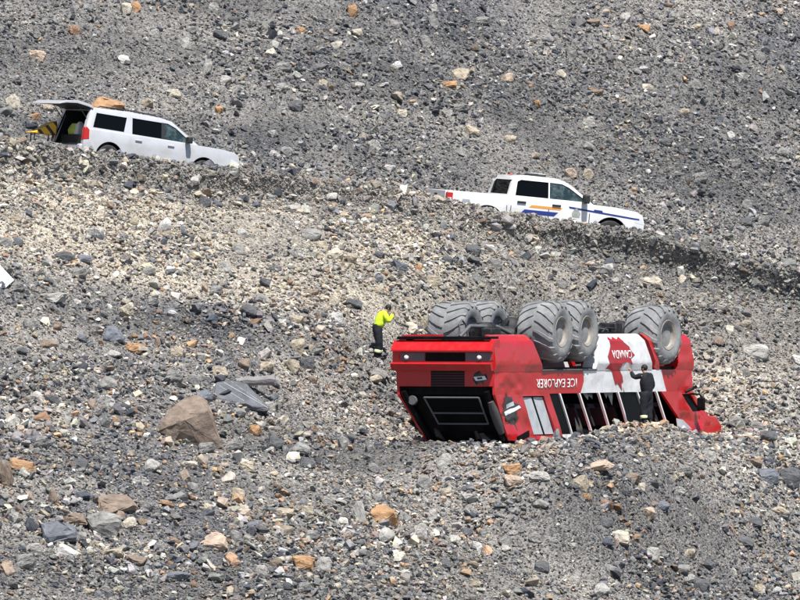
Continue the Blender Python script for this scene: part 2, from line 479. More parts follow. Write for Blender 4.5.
def scree(name, label, parts):
    P_, Ro, Sc, Co, Id = [np.concatenate(q) for q in zip(*parts)]
    me = bpy.data.meshes.new(name); n = len(P_)
    me.vertices.add(n); me.vertices.foreach_set('co', P_.astype(np.float32).ravel())
    for nm, arr in (('stone_rot', Ro), ('stone_scale', Sc)):
        a = me.attributes.new(nm, 'FLOAT_VECTOR', 'POINT'); a.data.foreach_set('vector', arr.astype(np.float32).ravel())
    a = me.attributes.new('stone_col', 'FLOAT_COLOR', 'POINT'); a.data.foreach_set('color', np.concatenate([Co, np.ones((n, 1))], -1).astype(np.float32).ravel())
    a = me.attributes.new('stone_id', 'INT', 'POINT'); a.data.foreach_set('value', Id.astype(np.int32))
    o = put(bpy.data.objects.new(name, me))
    ng = bpy.data.node_groups.new(name, 'GeometryNodeTree')
    ng.interface.new_socket('Geometry', in_out='INPUT', socket_type='NodeSocketGeometry')
    ng.interface.new_socket('Geometry', in_out='OUTPUT', socket_type='NodeSocketGeometry')
    gi = ng.nodes.new('NodeGroupInput'); go = ng.nodes.new('NodeGroupOutput')
    ip = ng.nodes.new('GeometryNodeInstanceOnPoints'); ci = ng.nodes.new('GeometryNodeCollectionInfo')
    ci.inputs['Collection'].default_value = stones; ci.inputs['Separate Children'].default_value = True; ci.inputs['Reset Children'].default_value = True
    ip.inputs['Pick Instance'].default_value = True
    def named(nm, ty):
        q = ng.nodes.new('GeometryNodeInputNamedAttribute'); q.data_type = ty; q.inputs['Name'].default_value = nm
        return next(s for s in q.outputs if s.enabled and s.name == 'Attribute')
    ng.links.new(gi.outputs[0], ip.inputs['Points']); ng.links.new(ci.outputs[0], ip.inputs['Instance'])
    ng.links.new(named('stone_id', 'INT'), ip.inputs['Instance Index'])
    er = ng.nodes.new('FunctionNodeEulerToRotation'); ng.links.new(named('stone_rot', 'FLOAT_VECTOR'), er.inputs[0]); ng.links.new(er.outputs[0], ip.inputs['Rotation'])
    ng.links.new(named('stone_scale', 'FLOAT_VECTOR'), ip.inputs['Scale'])
    ng.links.new(ip.outputs[0], go.inputs[0])
    md = o.modifiers.new('stones', 'NODES'); md.node_group = ng
    tag(o, label, None, None, 'stuff')
    return o

scree('gravel', 'fine grey and tan gravel covering the whole slope', [scatter(195000, 0.055, 0.13, 1.4, 1, 0.24, 71, 0.8), scatter(19000, 0.05, 0.12, 1.3, 11, 0.05, 71, 0.5, (-5.0, -1.9))])
scree('rubble', 'angular fist to head sized rubble strewn over the slope', [scatter(62000, 0.11, 0.27, 1.9, 2, 0.24, 72, 1.2), scatter(6500, 0.24, 0.50, 2.0, 3, 0.2, 73, 1.4), scatter(2600, 0.11, 0.28, 1.8, 12, 0.08, 72, 1.0, (-4.8, -1.9)), scatter(260, 0.28, 0.55, 1.6, 13, 0.1, 72, 1.0, (-4.8, -2.6))])
# ---------------------------------------------------------------- paints
M_RED = mat('red_paint', (0.50, 0.010, 0.013), 0.28, var=0.12, scale=1.5, dirt_or_reflection=(0.20, 0.07, 0.06), dscale=5.0, damt=0.28, bump=0.15, bscale=3.0, coat=0.3)
M_WHITE = mat('white_paint', (0.78, 0.79, 0.80), 0.3, dirt_or_reflection=(0.40, 0.37, 0.33), dscale=2.2, damt=0.65, bump=0.12, bscale=2.5)
M_BLACK = mat('black_trim', (0.004, 0.004, 0.005), 0.5, spec=0.1, var=0.4, dirt_or_reflection=(0.02, 0.019, 0.018), dscale=4, damt=0.4)
M_GLASS = mat('dark_glass', (0.004, 0.005, 0.006), 0.3, spec=0.05, dirt_or_reflection=(0.010, 0.010, 0.010), dscale=3, damt=0.25, bump=0.1, bscale=3)
M_SHARD = mat('broken_glass', (0.05, 0.06, 0.065), 0.1, spec=0.6)
M_INNER = mat('dark_interior', (0.006, 0.006, 0.007), 0.9)
M_STEEL = mat('chassis_steel', (0.014, 0.015, 0.018), 0.6, 0.2, var=0.5, scale=5, dirt_or_reflection=(0.07, 0.064, 0.058), dscale=5, damt=0.5)
M_GREYF = mat('grey_frame', (0.10, 0.105, 0.11), 0.5, var=0.3)
M_PANE = mat('dusty_pane', (0.50, 0.53, 0.55), 0.35, dirt_or_reflection=(0.30, 0.31, 0.32), dscale=3, damt=0.7)
M_TYRE = mat('dusty_rubber', (0.19, 0.193, 0.198), 0.85, var=0.3, scale=4, dirt_or_reflection=(0.37, 0.37, 0.36), dscale=1.8, damt=0.9, bump=0.3, bscale=18)
M_RIM = mat('dusty_rim', (0.30, 0.275, 0.245), 0.7, 0.1, var=0.3, dirt_or_reflection=(0.14, 0.12, 0.10), dscale=5, damt=0.6)
M_HUB = mat('hub_dark_grey', (0.05, 0.045, 0.04), 0.7, var=0.3)  # dark brownish grey of the disc inside each rim
M_LAMP = mat('lamp_lens', (0.95, 0.94, 0.9), 0.12)
M_LETTER = mat('white_lettering', (0.82, 0.82, 0.82), 0.4)
M_LEAFRED = mat('leaf_red', (0.42, 0.010, 0.018), 0.35, dirt_or_reflection=(0.25, 0.1, 0.09), dscale=4, damt=0.3)
M_DARKMARK = mat('dark_mark', (0.045, 0.05, 0.05), 0.5, var=0.3)

def text_mesh(body, name):
    cu = bpy.data.curves.new(name, 'FONT'); cu.body = body; cu.size = 1.0; cu.resolution_u = 3; cu.space_character = 1.12; cu.offset = 0.01
    o = bpy.data.objects.new('tmp_text', cu); COL.objects.link(o)
    dg = bpy.context.evaluated_depsgraph_get()
    me = bpy.data.meshes.new_from_object(o.evaluated_get(dg)); bpy.data.objects.remove(o); bpy.data.curves.remove(cu)
    return me

def fit_text(body, name, matl, fn, parent):
    """lay lettering on a surface: fn maps (u, v) in 0..1 to a local point"""
    me = text_mesh(body, name)
    xs = [v.co.x for v in me.vertices]; ys = [v.co.y for v in me.vertices]
    x0, x1, y0, y1 = min(xs), max(xs), min(ys), max(ys)
    for v in me.vertices: v.co = fn((v.co.x - x0) / (x1 - x0), (v.co.y - y0) / (y1 - y0))
    b = bmesh.new(); b.from_mesh(me)
    r = bmesh.ops.solidify(b, geom=b.faces[:], thickness=0.004); b.to_mesh(me); b.free()
    me.materials.append(matl)
    return put(bpy.data.objects.new(name, me), parent)

def decal(name, poly, matl, fn, parent, cuts=()):
    """flat mark traced as a polygon in (s, z), laid on the surface y = fn(s, z)"""
    b = bmesh.new()
    b.faces.new([b.verts.new((p[0], 0, p[1])) for p in poly])
    for z in cuts:
        bmesh.ops.bisect_plane(b, geom=b.verts[:] + b.edges[:] + b.faces[:], plane_co=(0, 0, z), plane_no=(0, 0, 1))
    bmesh.ops.triangulate(b, faces=b.faces)
    for k in range(4):
        es = [e for e in b.edges if e.calc_length() > 0.12]
        if not es: break
        bmesh.ops.subdivide_edges(b, edges=es, cuts=1); bmesh.ops.triangulate(b, faces=b.faces)
    for v in b.verts: v.co = fn(v.co.x, v.co.z)
    me = bpy.data.meshes.new(name); b.to_mesh(me); b.free(); me.materials.append(matl)
    return put(bpy.data.objects.new(name, me), parent)

# ---------------------------------------------------------------- overturned six-wheeled bus
# local axes: x from the tail to the nose, -y the side seen in the photograph, z up from the crushed roof
bus = empty('overturned_bus', BUS_LOC, (0, 0, BUS_YAW))
tag(bus, 'red and white six wheeled tour bus lying upside down on its crushed roof', 'bus')
HW = 1.60; ZB = 1.39; ZS = 2.06; LEN = 14.75
def lean(p):
    """roof crushed over sideways and forward"""
    p = Vector(p)
    if p.z < ZB:
        k = (ZB - p.z) / ZB
        p.x += (0.85 + 0.05 * max(0, p.x - 12)) * k; p.y = p.y * (1 - 0.15 * k) - 0.34 * k
    return p
def dent(x, z):
    """buckles in the sheet metal, worst at the tail quarter and along the roof edge"""
    w = 0.018 + 0.085 * float(sstep(1.25, 0.2, z)) * float(sstep(0.0, 0.6, x) if x < 2 else 1) + 0.05 * float(sstep(3.6, 1.2, x)) * float(sstep(2.9, 1.6, z)) + 0.05 * float(sstep(12.6, 14.2, x))
    return w * (float(fbm(x * 1.15 + 9, z * 2.0, 91, 3)) - 0.5) * 2
def crumple(o, lim=0.22, amp=1.0):
    b = bmesh.new(); b.from_mesh(o.data)
    for k in range(6):
        es = [e for e in b.edges if e.calc_length() > lim]
        if not es: break
        bmesh.ops.subdivide_edges(b, edges=es, cuts=1); bmesh.ops.triangulate(b, faces=b.faces)
    for v in b.verts:
        d = dent(v.co.x, v.co.z) * amp
        v.co.y += d; v.co.x += d * 0.5; v.co.z += d * 0.25
    b.to_mesh(o.data); b.free(); smooth(o.data, 34)
    for m_ in list(o.modifiers): o.modifiers.remove(m_)
    return o
def side_y(s, z):
    """height profile of the near side skirt and belt (outer skin)"""
    if z >= 2.95: return -1.58 + (z - 2.95) * 0.9
    if z >= 2.28: return -1.66 + (z - 2.28) * 0.12
    if z >= ZS: return -1.61 - (z - ZS) * 0.227
    return -HW
def panel(name, poly, m, y0=-HW, y1=-HW + 0.08, parent=None, bev=0.012, far=False):
    b = MB()
    if far: b.prism(poly, -y0, -y1)
    else: b.prism(poly, y0, y1)
    return crumple(b.build(name, m, parent or bus, warp=lean))

# dark core of the saloon behind the skin, floor and roof
MB().prism([(0.12, 0.16), (14.6, 0.16), (14.6, ZB), (0.12, ZB)], 1.30, 1.46).build('cabin_interior', M_INNER, bus, warp=lean)
M_SEAT = mat('seat_cloth', (0.010, 0.011, 0.015), 0.9, var=0.4)
for k_ in range(9):     # seats hang from the floor, which is now overhead
    sx0 = 4.3 + 0.98 * k_
    for y0_ in (-1.25, 0.2):
        st_ = MB().box((sx0, y0_, 0.92), (sx0 + .46, y0_ + .95, 1.05)).box((sx0 - .10, y0_, 0.38), (sx0 + .03, y0_ + .95, 0.95)).mesh('seat', M_SEAT, None, lean)
        put(bpy.data.objects.new('seat', st_), bus)
MB().prism([(0.06, ZB), (14.6, ZB), (14.6, ZS - 0.02), (0.06, ZS - 0.02)], -1.5, 1.5).build('floor', M_BLACK, bus)
MB().prism([(0.15, 0.0), (15.0, 0.0), (14.7, 0.17), (0.1, 0.17)], -1.55, 1.55).build('roof', M_RED, bus, bev=0.06, warp=lean)
for far in (False, True):
    # belt panels under the windows: red tail, white middle, red nose
    panel('belt_panel', [(0, ZB), (6.25, ZB), (6.5, 1.75), (6.45, ZS), (0, ZS)], M_RED, far=far)
    panel('belt_panel', [(6.255, ZB), (12.75, ZB), (12.35, ZS), (6.455, ZS), (6.505, 1.75)], M_WHITE, far=far)
    panel('belt_panel', [(12.755, ZB), (14.75, ZB), (14.75, ZS), (12.355, ZS)], M_RED, far=far)
    # tail quarter panel around its small window
    panel('quarter_panel', [(0, 0.02), (1.95, 0.02), (1.95, ZB - .002), (0, ZB - .002)], M_RED, far=far)
    panel('quarter_panel', [(1.952, 0.02), (3.95, 0.02), (3.95, 0.14), (1.952, 0.14)], M_RED, far=far)
    panel('quarter_panel', [(1.952, 1.33), (3.95, 1.33), (3.95, ZB - .002), (1.952, ZB - .002)], M_RED, far=far)
    panel('quarter_panel', [(3.5, 0.142), (3.95, 0.142), (3.95, 1.328), (3.5, 1.328)], M_RED, far=far)
    sg = -1 if not far else 1
    for a, b in ((1.99, 2.66), (2.80, 3.46)):
        w = MB().prism([(a, 0.18), (b, 0.18), (b, 1.29), (a, 1.29)], sg * 1.545, sg * 1.52).build('window', M_PANE, bus, warp=lean)
    MB().prism([(1.95, 0.14), (3.5, 0.14), (3.5, 1.33), (1.95, 1.33)], sg * 1.535, sg * 1.50).build('window_surround', M_BLACK, bus, warp=lean)
    # saloon windows and the posts between them
    posts = [3.95, 4.72, 6.17, 7.62, 9.08, 10.54, 12.0, 12.55]
    for a, b in zip(posts[:-1], posts[1:]):
        if far or a in (3.95, 9.08): MB().prism([(a + .06, 0.16), (b - .06, 0.16), (b - .06, ZB - .01), (a + .06, ZB - .01)], sg * 1.56, sg * 1.54).build('window', M_GLASS, bus, warp=lean)
        else:      # broken out: jagged glass left along the edges
            rg = random.Random(int(a * 100))
            for e_ in range(2):
                x_ = a + .07 + rg.uniform(0, .4) + e_ * .55
                zz = ZB - .01 if rg.random() < .5 else 0.17
                dz = -rg.uniform(.12, .45) if zz > 1 else rg.uniform(.12, .5)
                MB().prism([(x_, zz), (min(b - .07, x_ + rg.uniform(.25, .5)), zz), (x_ + rg.uniform(.05, .3), zz + dz)], sg * 1.555, sg * 1.545).build('glass_shard', M_SHARD, bus, warp=lean)
    for p in posts[1:-1]:
        bd = random.Random(int(p * 10)).uniform(-.16, .2)
        MB().prism([(p - .04 + bd, 0.05), (p + .04 + bd, 0.05), (p + .04 + bd * .2, ZB * .55), (p + .04, ZB - .003), (p - .04, ZB - .003), (p - .04 + bd * .2, ZB * .55)], sg * 1.615, sg * 1.53).build('window_post', M_LETTER, bus, bev=0.01, warp=lean)
    # roof rail and the raked front pillar with the driver's window
    panel('roof_rail', [(3.955, 0.0), (12.2, 0.0), (12.2, 0.155), (3.955, 0.155)], M_WHITE, far=far)
    panel('roof_rail', [(12.205, 0.0), (15.7, 0.0), (15.66, 0.20), (12.205, 0.20)], M_RED, far=far)
    panel('front_pillar', [(12.35, ZB - .003), (13.80, ZB - .003), (14.62, 0.203), (13.30, 0.203)], M_RED, far=far, y0=-HW - .01)
    MB().prism([(14.1, 0.72), (15.1, 0.72), (14.6, ZB - .01), (13.7, ZB - .01)], sg * 1.56, sg * 1.54).build('driver_window', M_GLASS, bus, warp=lean)
    panel('front_pillar', [(14.45, ZB - .003), (14.74, ZB - .003), (15.6, 0.203), (15.2, 0.203)], M_RED, far=far)
    panel('cab_panel', [(14.19, 0.74), (15.22, 0.74), (15.58, 0.203), (14.625, 0.203)], M_RED, far=far)
    panel('window_sill', [(13.81, ZB - .003), (14.44, ZB - .003), (14.48, ZB - .09), (13.86, ZB - .09)], M_RED, far=far)
# dented sheet lying in the broken driver's window
MB().prism([(12.6, 0.21), (13.65, 0.21), (13.2, 0.50), (12.75, 0.55)], -1.66, -1.64).build('broken_pane', M_PANE, bus, warp=lean)

# front and rear ends
MB().box((14.62, -1.52, ZB), (14.72, 1.52, ZS - .01)).build('front_panel', M_RED, bus, bev=0.02)
MB().prism([(15.45, 0.2), (15.57, 0.2), (14.7, ZB - .01), (14.60, ZB - .01)], -1.44, 1.44).build('windscreen', M_GLASS, bus, warp=lean)
MB().prism([(14.2, 0.0), (15.9, 0.05), (16.12, 0.30), (15.95, 0.58), (15.3, 0.62), (14.6, 0.22)], -1.60, 1.56).build('roof_visor', M_RED, bus, bev=0.07, warp=lean)
mir = MB().tube([(14.5, -1.60, 1.3), (14.75, -1.85, 1.28), (14.8, -1.95, 1.15)], 0.03, 8).build('mirror_arm', M_BLACK, bus)
MB().box((14.66, -2.05, 0.78), (14.78, -1.80, 1.18)).build('mirror', M_BLACK, mir, bev=0.03)
MB().tube([(14.2, -1.62, 1.36), (14.35, -1.78, 1.45), (14.6, -1.80, 1.52)], 0.045, 8).build('wiper_arm', M_BLACK, bus)

rt = random.Random(4)
for k_ in range(9):
    sx0 = rt.uniform(-0.25, 14.2); y0_ = -1.72 - rt.uniform(0, .25) if k_ > 2 else rt.uniform(-1.3, 1.2)
    if k_ <= 2: sx0 = -0.35
    a_ = rt.uniform(-.5, .5)
    m_ = Matrix.Translation(lean((sx0, y0_, 0.10))) @ Euler((rt.uniform(-.8, .8), a_, rt.uniform(-.4, .4))).to_matrix().to_4x4()
    MB().box((-rt.uniform(.2, .5), -.02, -.08), (rt.uniform(.2, .5), .02, rt.uniform(.08, .22)), m_).build('torn_trim', [M_BLACK, M_BLACK, M_BLACK, M_WHITE, M_RED][k_ % 5], bus)
# tail: black upper wall with its window frame, red engine doors, bumper with lamps
MB().prism([(0.0, 0.0), (0.1, 0.0), (0.1, ZB + .22), (0.0, ZB + .22)], -1.52, 1.52).build('rear_wall', M_BLACK, bus, bev=0.02, warp=lean)
def rear_bar(b, y0, z0, y1, z1, r=0.03):
    n = 4
    b.tube([lean((-0.03, y0 + (y1 - y0) * k / n, z0 + (z1 - z0) * k / n)) for k in range(n + 1)], r, 6)
for q in [(0.75, 1.30, -1.05, 1.30), (0.75, 0.52, -1.05, 0.52), (0.75, 1.30, 0.75, 0.52), (-1.05, 1.30, -1.05, 0.52), (0.75, 0.84, -1.05, 0.84)]:
    b = MB(); rear_bar(b, *q); b.build('rear_window_frame', M_GREYF, bus, sm=40)
MB().prism([(-0.012, 0.55), (-0.003, 0.55), (-0.003, 1.28), (-0.012, 1.28)], -1.03, 0.73).build('rear_window', M_GLASS, bus, warp=lean)
b = MB(); b.lathe([(0.001, -0.03), (0.13, -0.03), (0.15, 0.0), (0.15, 0.05)], 20, Matrix.Translation(lean((-0.05, 1.18, 1.22))) @ Matrix.Rotation(R(-90), 4, 'Z'))
b.build('round_lamp', M_GREYF, bus, sm=40)
for yy in (1.36, -1.36):   # black corner posts standing proud of the rear wall
    b = MB(); b.tube([lean((-0.05, yy, z)) for z in (ZB + .1, 1.0, 0.6, 0.2, 0.02)], 0.09, 8); b.build('corner_post', M_BLACK, bus, sm=50)
b = MB(); b.tube([lean((-0.06, -1.42, z)) for z in (1.2, 0.9, 0.5, 0.25)], [0.10, .14, .14, .1], 8); b.build('rubber_corner', mat('dusty_black', (0.07, 0.065, 0.065), 0.7, var=0.4), bus, sm=50)
for y0, y1 in ((-1.56, -0.62), (0.48, 1.56)):
    MB().box((-0.03, y0, 1.63), (0.08, y1, 2.14)).build('engine_door', M_RED, bus, bev=0.015)
MB().box((0.0, -0.62, 1.63), (0.08, 0.48, 2.14)).build('engine_grille', mat('grille_dark', (0.05, 0.012, 0.014), 0.6, var=0.5, scale=14), bus)
for k in range(6):
    MB().box((-0.02, -0.60, 1.68 + k * 0.075), (0.0, 0.46, 1.70 + k * 0.075)).build('grille_slat', M_BLACK, bus)
bump_prof = [(0.35, 3.02), (-0.05, 3.0), (-0.22, 2.80), (-0.28, 2.72), (-0.28, 2.68), (-0.14, 2.66), (-0.14, 2.36), (-0.30, 2.34), (-0.32, 2.30), (-0.22, 2.10), (0.35, 2.12)]
crumple(MB().prism(bump_prof, -1.60, 1.68).build('rear_bumper', M_RED, bus), 0.3, 0.7)
for y0, y1, m in ((0.62, 1.40, mat('lamp_housing', (0.10, 0.10, 0.115), 0.4)), (-1.55, -0.72, None)):
    hs = MB().box((-0.17, y0, 2.39), (-0.135, y1, 2.63)).build('lamp_housing', m or bpy.data.materials['lamp_housing'], bus, bev=0.01)
    yl = 1.18 if y0 > 0 else -1.20
    MB().lathe([(0.001, -0.02), (0.035, -0.018), (0.06, 0.0), (0.06, 0.11)], 16, Matrix.Translation((-0.27, yl, 2.50)) @ Matrix.Rotation(R(-90), 4, 'Z')).build('reversing_lamp', M_LAMP, hs, sm=40)
MB().box((-0.15, -0.70, 2.38), (-0.137, 0.60, 2.64)).build('bumper_recess', M_BLACK, bus)
for yc, mm in ((1.5, 'red_lens'), (-1.57, None)):
    MB().box((-0.168, yc - .04, 2.42), (-0.138, yc + .04, 2.60)).build('tail_lamp', bpy.data.materials.get('red_lens') or mat('red_lens', (0.45, 0.02, 0.02), 0.2), bus)
MB().box((-0.12, -1.50, 3.03), (0.5, 1.55, 3.12)).build('underbody_plate', M_BLACK, bus, bev=0.015)

# skirts: faceted boxes along the sides between the wheels
def skirt(name, s0, s1, slope0, slope1, m, far=False):
    prof = [(-1.30, 3.17), (-1.41, 3.14), (-1.58, 2.95), (-1.66, 2.28), (-1.61, ZS + .002), (-1.15, ZS + .002)]
    sg = -1 if far else 1
    def sx(z, a, k): return a + k * (3.15 - z)
    rings = [[(sx(z, s0, slope0), sg * y, z) for y, z in prof], [(sx(z, s1, slope1), sg * y, z) for y, z in prof]]
    return crumple(MB().loft(rings).build(name, m, bus), 0.25, 0.8)
for far in (False, True):
    skirt('engine_skirt', -0.05, 2.65, 0.0, 0.75, M_RED, far)
    skirt('middle_skirt', 7.75, 11.05, -0.4, 0.55, M_WHITE, far)
    skirt('wheel_arch_lip', 11.30, 11.55, 0.62, 0.62, M_RED, far)
    skirt('front_skirt', 13.75, 14.6, -0.2, 0.25, M_RED, far)
MB().box((14.3, -1.5, ZS + .01), (14.75, 1.5, 3.0)).build('front_bumper', M_RED, bus, bev=0.05)
for s0, s1 in ((3.5, 7.6), (11.9, 13.6)):
    MB().box((s0, -1.50, ZS - .015), (s1, 1.50, 2.16)).build('wheel_well', M_BLACK, bus)
MB().tube([(3.4, -1.615, ZS + .03), (7.4, -1.615, ZS + .03)], 0.03, 6).build('arch_trim', M_GREYF, bus)

# chassis, axles and drive train, now on top
for yy in (-0.55, 0.55):
    MB().box((0.4, yy - .09, 2.55), (14.4, yy + .09, 2.95)).build('chassis_rail', M_STEEL, bus, bev=0.02)
for s in (1.2, 3.4, 8.0, 9.6, 11.2, 14.0):
    MB().box((s - .09, -0.5, 2.6), (s + .09, 0.5, 2.86)).build('cross_member', M_STEEL, bus)
MB().box((0.6, -0.45, 2.2), (2.9, 0.45, 3.1)).build('gearbox', M_STEEL, bus, bev=0.08)
WS = (4.5, 6.4, 12.62); WZ = (3.24, 3.26, 3.12)
for s, z in zip(WS, WZ):
    ax_ = MB().tube([(s, -1.3, z), (s, -0.35, z + .06), (s, 0.35, z + .06), (s, 1.3, z)], [0.13, 0.16, 0.16, 0.13], 12).build('axle', M_STEEL, bus, sm=40)
    MB().ball((s, -.1, z + .08), (0.36, 0.34, 0.38), 16, 10).build('differential', M_STEEL, ax_, sm=60)
    for yy in (-0.62, 0.62):
        MB().tube([(s - .85, yy, z - .35), (s - .3, yy, z - .12), (s + .3, yy, z - .12), (s + .85, yy, z - .35)], 0.07, 6).build('leaf_spring', M_STEEL, bus)
        MB().tube([(s + .3, yy * .75, z + .05), (s + .75, yy * .75, z - .6)], 0.055, 8).build('shock_absorber', M_GREYF, bus)
for a, b_ in ((2.6, 4.7), (5.1, 6.6), (7.0, 12.7)):
    MB().tube([(a, 0.05, 3.0), (b_, 0.05, 3.15)], 0.08, 10).build('drive_shaft', M_STEEL, bus, sm=50)
MB().lathe([(0.001, -0.28), (0.2, -0.28), (0.24, -0.2), (0.24, 0.2), (0.2, 0.28), (0.001, 0.28)], 20, Matrix.Translation((2.3, -0.25, 3.3)) @ Matrix.Rotation(R(60), 4, 'Z')).build('brake_chamber', M_STEEL, bus, sm=40)
MB().box((1.2, -0.95, 3.1), (1.9, -0.6, 3.36)).build('battery_box', M_STEEL, bus, bev=0.03)
MB().tube([(1.0, 0.0, 3.1), (1.5, -0.1, 3.42), (2.6, -0.5, 3.4), (3.3, -0.6, 3.2)], 0.06, 8).build('pipe', M_GREYF, bus, sm=50)
MB().lathe([(0.001, -0.5), (0.26, -0.5), (0.3, -0.42), (0.3, 0.42), (0.26, 0.5), (0.001, 0.5)], 20, Matrix.Translation((3.5, -0.15, 3.12)) @ Matrix.Rotation(R(15), 4, 'Z')).build('air_tank', M_STEEL, bus, sm=40)
MB().tube([(2.2, 0.55, 3.1), (2.25, 0.6, 3.45), (2.5, 0.62, 3.6), (2.75, 0.6, 3.45), (2.8, 0.55, 3.05)], 0.035, 8).build('hose', M_GREYF, bus, sm=50)
MB().tube([(8.4, -0.2, 3.0), (9.3, 0.1, 3.35), (10.6, 0.0, 3.3), (11.6, -0.1, 3.2)], [0.2, 0.24, 0.22, 0.16], 10).build('transfer_case', M_STEEL, bus, sm=50)
MB().box((8.1, -0.9, 2.9), (10.9, 0.9, 3.22)).build('skid_plate', M_BLACK, bus, bev=0.05)

rp = random.Random(12)
for k_ in range(14):    # hoses and pipes strung along the frame
    s0_ = rp.uniform(1.0, 11.0); y0_ = rp.uniform(-.9, .9); pts_ = []
    for q in range(5):
        pts_.append((s0_ + q * rp.uniform(.25, .5), y0_ + rp.uniform(-.2, .2), 3.0 + rp.uniform(.2, .62) * math.sin(math.pi * q / 4)))
    MB().tube(pts_, rp.choice((.025, .035, .05)), 6).build('hose', rp.choice((M_STEEL, M_BLACK, M_GREYF)), bus, sm=60)
for s0_, y0_, sx0, sy0, sz0 in ((3.2, .5, .5, .4, .35), (5.2, -.4, .35, .5, .30), (8.6, -.6, .6, .5, .38), (9.8, .3, .7, .5, .42), (11.2, -.3, .5, .6, .35)):
    MB().box((s0_, y0_ - sy0 / 2, 2.9), (s0_ + sx0, y0_ + sy0 / 2, 3.16 + sz0)).build('valve_box', M_STEEL, bus, bev=0.05)
# six big low pressure tyres with chevron lugs
TR, TW = 0.93, 1.08
def tyre_mesh():
    b = MB()
    prof = [(0.40, -0.40), (0.46, -0.50), (0.60, -0.545), (0.76, -0.53), (0.85, -0.47), (0.878, -0.36), (0.888, -0.15), (0.89, 0.15), (0.878, 0.36), (0.85, 0.47), (0.76, 0.53), (0.60, 0.545), (0.46, 0.50), (0.40, 0.40)]
    b.lathe(prof[::1], 48)
    nl = 17
    def rad(y):
        a = abs(y)
        return 0.888 if a < 0.15 else (0.888 - (a - .15) * .05 if a < .36 else 0.878 - (a - .36) * .26)
    for sd in (-1, 1):
        for k in range(nl):
            a0 = 2 * math.pi * (k + (0.5 if sd > 0 else 0)) / nl
            rings = []
            for y, da, h, w in ((0.03, 0.0, .038, .034), (0.18, 0.075, .044, .046), (0.34, 0.19, .044, .058), (0.47, 0.32, .038, .066), (0.555, 0.40, -.02, .062)):
                r0 = (rad(y) if y < 0.5 else 0.80) - .03; r1 = r0 + .03 + h
                th = a0 + da
                def pt(r, dth): return (r * math.cos(th + dth), sd * y, r * math.sin(th + dth))
                rings.append([pt(r0, -w * 1.25), pt(r1, -w), pt(r1, w), pt(r0, w * 1.25)])
            b.loft(rings)
    b.v = [(x, y * 1.1, z) for x, y, z in b.v]
    return b.mesh('tyre', M_TYRE, 32)
def rim_mesh():
    return MB().lathe([(0.30, -0.18), (0.40, -0.24), (0.405, -0.42), (0.46, -0.485), (0.475, -0.50), (0.455, -0.515), (0.38, -0.47), (0.345, -0.32), (0.29, -0.26)], 40).mesh('rim', M_RIM, 40)
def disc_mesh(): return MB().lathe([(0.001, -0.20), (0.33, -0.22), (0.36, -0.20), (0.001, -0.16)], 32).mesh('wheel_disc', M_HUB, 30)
def hub_mesh(): return MB().lathe([(0.001, -0.36), (0.10, -0.355), (0.13, -0.32), (0.16, -0.20), (0.001, -0.2)], 20).mesh('hub', M_RIM, 30)
T_, RM_, DM_, HM_ = tyre_mesh(), rim_mesh(), disc_mesh(), hub_mesh()
for i, (s, z) in enumerate(zip(WS, WZ)):
    for sd in (-1, 1):
        y = -1.2 if sd < 0 else 1.75
        yaw = R(-6) if i == 2 else 0
        rot = Euler((0, R(23 * (i + 1) + sd * 9), yaw + (math.pi if sd > 0 else 0)))
        w = put(bpy.data.objects.new('wheel', DM_), bus); w.location = (s, y, z); w.rotation_euler = rot
        for nm, me_ in (('tyre', T_), ('rim', RM_), ('hub', HM_)):
            c_ = put(bpy.data.objects.new(nm, me_), w)
            if nm == 'rim': c_.location.y = -0.05

# lettering and leaf marks, upside down with the bus
S0 = 492.0; KX = 13.9
def skin(s, z, off=0.008):
    p = lean((s, side_y(s, z) - off, z)); d = dent(p.x, p.z)
    return p + Vector((d * .5, d, d * .25))
leaf_px = [(540, 262), (550, 278), (565, 262), (580, 278), (600, 262), (612, 292), (640, 318), (646, 336), (668, 365), (642, 385), (652, 420), (620, 400), (592, 412), (582, 440), (600, 480), (606, 512), (596, 518), (600, 560), (576, 520), (560, 525), (540, 452), (520, 440), (500, 440), (520, 410), (511, 370), (524, 338), (534, 310), (530, 275)]
def crop7(u, v, s_off=0.15): return ((510 + u / 5.454 - S0) / KX + s_off, (440 - (290 + v / 5.454)) / 33.0)
leaf = [crop7(u, v) for u, v in leaf_px]
decal('leaf_mark', leaf, M_LEAFRED, lambda s, z: skin(s, z, 0.012), bus, (2.95, 2.8, 2.65, 2.5, 2.39, 2.28, 2.17, ZS, 1.9, 1.75, 1.6))
cs = [(608.5 - S0) / KX + .15, (629 - S0) / KX + .15]
fit_text('CANADA', 'lettering', M_LETTER, lambda u, v: skin(cs[1] - (cs[1] - cs[0]) * u, 2.67 - 0.27 * v, 0.022), bus)
fit_text('ICE', 'lettering', M_LETTER, lambda u, v: skin(5.95 - 0.68 * u, 1.83 - 0.27 * v, 0.016), bus)
fit_text('EXPLORER', 'lettering', M_LETTER, lambda u, v: skin(5.08 - 2.08 * u, 1.83 - 0.27 * v, 0.016), bus)
